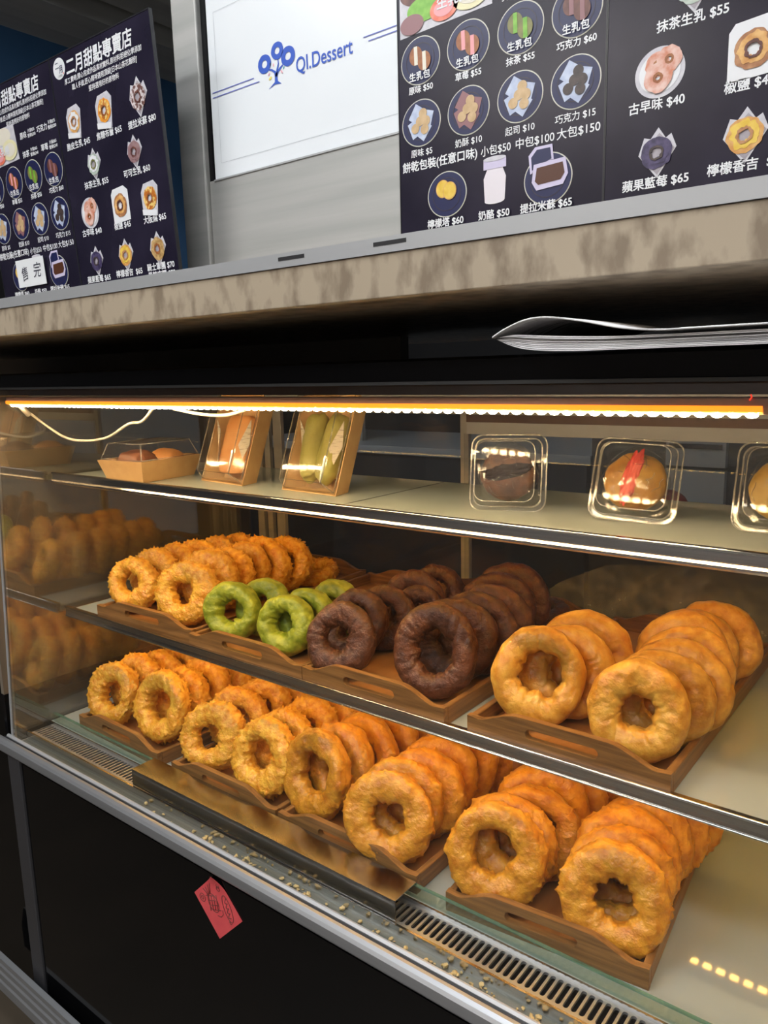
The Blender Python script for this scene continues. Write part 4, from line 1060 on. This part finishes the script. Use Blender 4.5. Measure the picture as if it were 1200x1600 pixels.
def board_sweet(bt, bp, names):
    """round dishes board"""
    ix = lambda n: names.index(n)
    title_block(bt, bp, None, .006)
    # cluster of cut rolls, upper left
    poly(bp, [(.004, -.058), (.112, -.058), (.116, -.108), (.004, -.112)], LY[0], ix('p_paper'))
    ell(bp, .032, -.072, .027, .013, LY[1], ix('p_choc')); ell(bp, .032, -.072, .016, .008, LY[2], ix('p_mauve'))
    ell(bp, .078, -.070, .022, .012, LY[1], ix('p_cream')); ell(bp, .036, -.090, .022, .012, LY[2], ix('p_green'))
    ell(bp, .060, -.0965, .017, .0115, LY[3], ix('p_red')); ell(bp, .060, -.0965, .012, .0075, LY[4], ix('p_pink'))
    ell(bp, .092, -.0915, .023, .0145, LY[3], ix('p_cream2')); ell(bp, .093, -.0915, .016, .0095, LY[4], ix('p_cream'))
    ell(bp, .020, -.1015, .015, .0095, LY[3], ix('p_mauve'))
    add_text(bt, '生乳捲', .072, -.0905, .0135, LY[5], .0003)
    for x, z, a, b_, c_ in ((.136, .0790, '原味', '片裝$55', '整條$200'), (.190, .0790, '巧克力', '片裝$75', '整條$280'), (.136, .1050, '抹茶', '片裝$65', '整條$240'), (.190, .1050, '草莓', '片裝$65', '整條$240')):
        add_text(bt, a, x, -z, .0098, LY[0], .0002); dx = .024 if a != '巧克力' else .028
        add_text(bt, b_, x + dx, -z + .0032, .0056, LY[0], .0001); add_text(bt, c_, x + dx, -z - .0032, .0056, LY[0], .0001)
    us = (.0297, .0882, .1468, .2043)
    def plate(u, v, r=.0250):
        ell(bp, u, -v, r, r * .935, LY[0], ix('p_rim'), 48); ell(bp, u, -v, r - .0011, (r - .0011) * .935, LY[1], ix('p_navy'), 48)
        ring2(bp, u, -v, r * .70, r * .72, LY[2], ix('p_dark'), 40, 0, 0, .935)
    for u, bun, cr, pr in zip(us, ('p_bun', 'p_bun', 'p_olive', 'p_choc'), ('p_cream', 'p_pink', 'p_green', 'p_mauve'), ('原味 $50', '草莓 $55', '抹茶 $55', '巧克力 $60')):
        plate(u, .1380)
        for du, dv, mi_l in ((-.0055, .0055, 2), (.0055, -.0015, 4)):
            ell(bp, u + du, -.1380 + dv, .0082, .0092, LY[mi_l], ix(bun), 24)
            poly(bp, [(u + du - .0022, -.1380 + dv + .009), (u + du + .0022, -.1380 + dv + .009), (u + du + .0030, -.1380 + dv - .009), (u + du - .0016, -.1380 + dv - .009)], LY[min(mi_l + 1, 5)], ix(cr))
        add_text(bt, '生乳包', u, -.1527, .0090, LY[5] - .0003, .0003)
        add_text(bt, pr, u, -.1650, .0082, LY[0], .0003)
    for u, ck, bag, pr in zip(us, ('p_cookie', 'p_cookie', 'p_cookie', 'p_dark'), ('p_ice', 'p_mauve', 'p_ice', 'p_ice'), ('原味 $5', '奶酥 $10', '起司 $10', '巧克力 $15')):
        plate(u, .1988)
        for du, dv, ro in ((-.006, -.004, .4), (.006, .003, -.3), (.002, -.007, .9), (-.004, .008, -.6)):
            c2, s2 = math.cos(ro), math.sin(ro); w_ = .0085
            poly(bp, [(u + du + (a * c2 - b_ * s2) * w_, -.1988 + dv + (a * s2 + b_ * c2) * w_) for a, b_ in ((-1, -1), (1, -1), (1, 1), (-1, 1))], LY[2] - .00006 * (du + .01) * 100, ix(bag))
        for du, dv in ((-.007, -.006), (.007, .001), (-.001, .002), (.003, .011), (.005, -.009)):
            ell(bp, u + du, -.1988 + dv * .8, .0052, .0050, LY[4] - .00008 * du * 100, ix(ck), 20)
        add_text(bt, pr, u, -.2280, .0085, LY[0], .0001)
    add_text(bt, '餅乾包裝(任意口味)', .0515, -.2412, .0112, LY[0], .0003, fitw=.094)
    add_text(bt, '小包$50', .1200, -.2414, .0105, LY[0], .0001, fitw=.034)
    add_text(bt, '中包$100', .1632, -.2414, .0105, LY[0], .0001, fitw=.041)
    add_text(bt, '大包$150', .2078, -.2412, .0105, LY[0], .0001, fitw=.043)
    # lemon tarts
    plate(.0616, .2753, .0245)
    for du, dv, l in ((-.005, .006, 2), (.004, .003, 4)):
        ell(bp, .0616 + du, -.2753 + dv, .0085, .0090, LY[l], ix('p_amber'), 24); ell(bp, .0616 + du, -.2753 + dv, .0076, .0081, LY[l + 1], ix('p_yolk'), 24)
    # bottle
    poly(bp, [(.1075, -.290), (.1305, -.290), (.1318, -.268), (.1280, -.259), (.1105, -.259), (.1062, -.268)], LY[0], ix('p_milk')); ell(bp, .119, -.290, .0115, .003, LY[1], ix('p_milk'), 20)
    poly(bp, [(.1062, -.2595), (.1322, -.2595), (.1322, -.2505), (.1062, -.2505)], LY[1], ix('p_lilac'))
    ell(bp, .1192, -.2500, .0130, .0024, LY[2], ix('p_paper'), 24)
    # dessert box on plate
    plate(.1775, .2785, .0255)
    poly(bp, [(.159, -.272), (.157, -.255), (.164, -.2480), (.182, -.2480), (.184, -.264)], LY[2], ix('p_lilac')); poly(bp, [(.161, -.269), (.160, -.257), (.166, -.2508), (.180, -.2508), (.1815, -.261)], LY[3], ix('p_navy'))
    poly(bp, [(.161, -.280), (.163, -.264), (.196, -.262), (.199, -.277), (.194, -.286), (.166, -.288)], LY[4], ix('p_lilac')); poly(bp, [(.1645, -.2795), (.1665, -.2675), (.1935, -.266), (.1955, -.2760), (.1915, -.2815), (.168, -.283)], LY[5], ix('p_cocoa'))
    add_text(bt, '檸檬塔 $60', .0602, -.3032, .0095, LY[5] - .0003, .0002); add_text(bt, '奶酪 $50', .1190, -.3030, .0095, LY[5] - .0003, .0002); add_text(bt, '提拉米蘇 $65', .1763, -.3030, .0095, LY[5] - .0003, .0002)

def board_ring(bt, bp, names):
    ix = lambda n: names.index(n)
    title_block(bt, bp, None)
    ell(bp, .0228, -.0168, .0148, .0134, LY[0], ix('p_white'), 40)
    add_text(bp, '二', .0185, -.0125, .0100, LY[1], .0001, mi=ix('p_navy')); add_text(bp, '月', .0270, -.0185, .0105, LY[1], .0001, mi=ix('p_navy')); add_text(bp, '二月甜點', .0235, -.0262, .0030, LY[1], 0, mi=ix('p_dark')); ell(bp, .0325, -.0245, .0012, .0012, LY[1], ix('p_red'), 10)
    SH = {'p_amber': 'p_brown', 'p_orange': 'p_bun', 'p_choclace': 'p_choc', 'p_palegreen': 'p_olive', 'p_plum': 'p_choc', 'p_brown': 'p_choc', 'p_egg': 'p_bun', 'p_purple': 'p_dark', 'p_crumbs': 'p_bun'}
    def item(u, v, s, kind, dough, glaze=None, tray_='diamond'):
        v = -v
        if tray_ == 'diamond':
            poly(bp, [(u - .017 * s, v - .001 * s), (u + .001, v - .023 * s), (u + .018 * s, v + .002 * s), (u + .013 * s, v + .014 * s), (u + .008 * s, v + .011 * s), (u + .001, v + .021 * s), (u - .006 * s, v + .012 * s), (u - .012 * s, v + .014 * s)], LY[0], ix('p_paper'))
            poly(bp, [(u - .0155 * s, v - .002 * s), (u + .001, v - .020 * s), (u + .0165 * s, v + .001 * s), (u + .002, v + .016 * s)], LY[1], ix('p_paper_dark'))
        elif tray_ == 'square':
            poly(bp, [(u - .018 * s, v - .020 * s), (u + .012 * s, v - .024 * s), (u + .018 * s, v + .012 * s), (u + .010 * s, v + .020 * s), (u - .012 * s, v + .018 * s), (u - .019 * s, v + .008 * s)], LY[0], ix('p_paper'))
            poly(bp, [(u - .018 * s, v - .020 * s), (u + .012 * s, v - .024 * s), (u + .012 * s, v - .017 * s), (u - .018 * s, v - .013 * s)], LY[4], ix('p_white'))
        elif tray_ == 'sheet':
            poly(bp, [(u - .0185 * s, v - .022 * s), (u + .0185 * s, v - .020 * s), (u + .0185 * s, v + .016 * s), (u + .010 * s, v + .022 * s), (u - .014 * s, v + .020 * s), (u - .0185 * s, v + .014 * s)], LY[0], ix('p_white'))
        else:
            ell(bp, u, v, .0200 * s, .0190 * s, LY[0], ix('p_paper'), 48); ell(bp, u, v, .0165 * s, .0155 * s, LY[1], ix('p_white'), 40)
        if kind == 'pair':
            for du, dv, l, rr_ in ((-.002, .006, 2, .0095), (.0075, .008, 3, .0100), (-.001, -.004, 4, .0112)):
                ring2(bp, u + du * s, v + dv * s, rr_ * .25 * s, rr_ * s, LY[l], ix(dough), 36, .15, du * 500); ring2(bp, u + du * s, v + dv * s, rr_ * .16 * s, rr_ * .36 * s, LY[l] - .0001, ix('p_bun'), 30, .2, du * 300)
        else:
            ring2(bp, u, v - .001, .0045 * s, .0142 * s, LY[2], ix(dough), 44, .18, u * 300 + v * 50)
            ring2(bp, u, v - .001, .0045 * s, .0066 * s, LY[5], ix(SH.get(dough, dough)), 44, .30, u * 300 + v * 50)
            if glaze: ring2(bp, u, v - .001 + .0012, .0055 * s, .0112 * s, LY[3], ix(glaze), 44, .45, u * 200)
    item(.0417, .0870, 1.0, 'ring', 'p_amber', 'p_white', 'square'); item(.1156, .0880, 1.05, 'ring', 'p_orange', 'p_egg', 'square'); item(.1916, .0880, 1.1, 'ring', 'p_choclace', 'p_choclace')
    item(.0745, .1480, .95, 'ring', 'p_palegreen', 'p_white'); item(.1693, .1490, .95, 'ring', 'p_plum', 'p_plum')
    item(.0483, .2090, 1.08, 'pair', 'p_sugar', None, 'plate'); item(.1235, .2085, 1.05, 'ring', 'p_brown', 'p_amber', 'sheet'); item(.1906, .2090, 1.0, 'ring', 'p_egg', 'p_egg', 'square')
    item(.0481, .2735, .95, 'ring', 'p_purple', 'p_purple'); item(.1203, .2730, 1.0, 'ring', 'p_amber', 'p_yolk'); item(.1933, .2725, 1.0, 'ring', 'p_crumbs', 'p_crumbs')
    for u, v, s in ((.0437, .1170, '脆皮生乳 $45'), (.1188, .1170, '焦糖布蕾 $65'), (.1928, .1178, '提拉米蘇 $80'), (.0736, .1730, '抹茶生乳 $55'), (.1689, .1732, '可可生乳 $60'), (.0462, .2342, '古早味 $40'), (.1214, .2346, '椒鹽 $45'), (.1945, .2354, '大阪燒 $65'), (.0473, .2985, '蘋果藍莓 $65'), (.1225, .2970, '檸檬香吉  $65'), (.1945, .2955, '騎士軍團 $70'), (.1950, .3062, '黑糖麻糬 $70')):
        add_text(bt, s, u, -v, .0102, LY[0], .0002)

mesh_cache = {}
def menu_board(label, kind, x0, y, zt, Hh, slope):
    t = root('menu_board', label, 'menu board', (0, 0, 0), group='dark menu boards')
    kk_ = (kind, Hh)
    if kk_ not in mesh_cache:
        names = [n for n in M if n.startswith('p_')]
        b = new(); box(b, .0010, BW - .0010, 0, .004, -Hh, 0); panel = mesh_of('panel', b, M['board'])
        b = new(); box(b, 0, .0010, -.0006, .0045, -Hh, 0); box(b, BW - .0010, BW, -.0006, .0045, -Hh, 0); box(b, 0, BW, -.0006, .0045, 0, .0012); rim = mesh_of('rim', b, M['board_edge'])
        bt, bp = new(), new()
        (board_sweet if kind == 'sweet' else board_ring)(bt, bp, names)
        mesh_cache[kk_] = (panel, rim, mesh_of('lettering', bt, M['ink_white'], fix=False), mesh_of('food_pictures', bp, pm(names), fix=False))
    for nm, me in zip(('panel', 'rim', 'lettering', 'food_pictures'), mesh_cache[kk_]):
        o = bpy.data.objects.new(nm, me); C.objects.link(o); o.parent = t
    # hinge about the top edge; lean forward by slope
    t.matrix_world = Matrix.Translation((x0, y, zt + H)) @ Matrix.Rotation(math.atan(slope), 4, 'X')
    return t
yl = .66 - .066 * (.4424 - .1415)
lb = [menu_board('dark menu board of dishes with a taped paper note, far left', 'sweet', -1.3205, yl, .4424, .352, .066),
      menu_board('dark menu board of ring doughnuts with round white logo, left of the steel post', 'ring', -1.0865, yl, .4424, .352, .066),
      menu_board('dark menu board of round dishes, directly right of the white sign', 'sweet', -.5365, .7195, .4590, .3695, 0),
      menu_board('dark menu board of ring doughnuts, at the right photo edge', 'ring', -.3028, .7195, .4590, .3695, 0)]
# taped note on the far left board
nt_m = lb[0].matrix_world.copy()
nt_root = root('paper_note', 'white handwritten paper note taped to the far left menu board', 'note', (0, 0, 0))
b = new(); box(b, .0590, .1440, -.0042, -.0038, -.2935, -.2520); part('paper', b, M['note'], nt_root, origin=0)
b = new(); add_text(b, '售', .0830, -.2735, .022, -.0045, .0001, rot=.2, shear=.2); add_text(b, '完', .1225, -.2705, .024, -.0045, .0001, shear=.2); part('handwriting', b, M['ink_black'], nt_root, origin=0, fix=False)
nt_root.matrix_world = nt_m

# ------------------------------------------------------------------ red diamond card on the black panel
cd = root('red_card', 'small red embossed diamond card stuck to the black base panel', 'card', (0, 0, 0))
S = .0675
def cpos(a, b_):       # square coordinates -> local xz (origin left corner)
    r2 = S / math.sqrt(2); return (a * r2 + b_ * r2, a * r2 - b_ * r2)
b = new(); N = 12; grid = []
for i in range(N + 1):
    row = []
    for j in range(N + 1):
        a, bb = i / N, j / N
        x_, z_ = cpos(a, bb); d = max(0, (a - bb) - .55) / .45
        row.append(b.verts.new((x_ - .004 * d * d, -.006 * d * d - .0006, z_ - .003 * d * d)))
    grid.append(row)
for i in range(N):
    for j in range(N): b.faces.new((grid[i][j], grid[i + 1][j], grid[i + 1][j + 1], grid[i][j + 1]))
r_ = bmesh.ops.extrude_face_region(b, geom=b.faces[:]); bmesh.ops.translate(b, verts=[e_ for e_ in r_['geom'] if isinstance(e_, bmesh.types.BMVert)], vec=(0, .0006, 0))
part('paper', b, M['red_card'], cd, origin=0, smooth=False)
b = new()
def em(pts, r=.00035, closed=False): tube(b, [(cpos(*p)[0], -.0008, cpos(*p)[1]) for p in pts], r * 1.7, 5, closed)
def el2(a, bb, ra, rb, rot, n=20): return [(a + ra * math.cos(t_) * math.cos(rot) - rb * math.sin(t_) * math.sin(rot), bb + ra * math.cos(t_) * math.sin(rot) + rb * math.sin(t_) * math.cos(rot)) for t_ in [2 * PI * k_ / n for k_ in range(n)]]
em(el2(.19, .18, .085, .085, 0), closed=True); em(el2(.19, .18, .035, .035, 0), closed=True)
em(el2(.44, .40, .15, .19, .2), closed=True)
for k_ in range(4):
    d = -.12 + .08 * k_
    em([(.44 + d - .09, .40 + d * .3 + .12), (.44 + d + .09, .40 + d * .3 - .12)]); em([(.44 - .11, .40 + d * 1.3 - .05), (.44 + .11, .40 + d * 1.3 + .05)])
for dx in (-.10, -.04, .03, .09): em([(.46 + dx * .5, .22), (.49 + dx, .13), (.52 + dx * 1.6, .06)])
em(el2(.77, .66, .11, .27, .35), closed=True)
em([(.36, .64), (.44, .70), (.54, .69), (.60, .62)])
sq = []
for k_ in range(30):
    t_ = k_ / 29; sq.append((.87 - .18 * t_ + .045 * math.sin(t_ * 26), .47 + .36 * t_ + .012 * math.cos(t_ * 26)))
em(sq)
em(el2(.86, .20, .04, .05, 0, 12), closed=True); em(el2(.82, .25, .04, .05, 0, 12), closed=True); em([(.60, .86), (.63, .88), (.60, .90), (.64, .93)])
part('embossing', b, M['red_emboss'], cd, origin=0, smooth=True, label='dark embossed fruit and lettering lines')
cd.location = (-.789, .5655, -.682 + H)
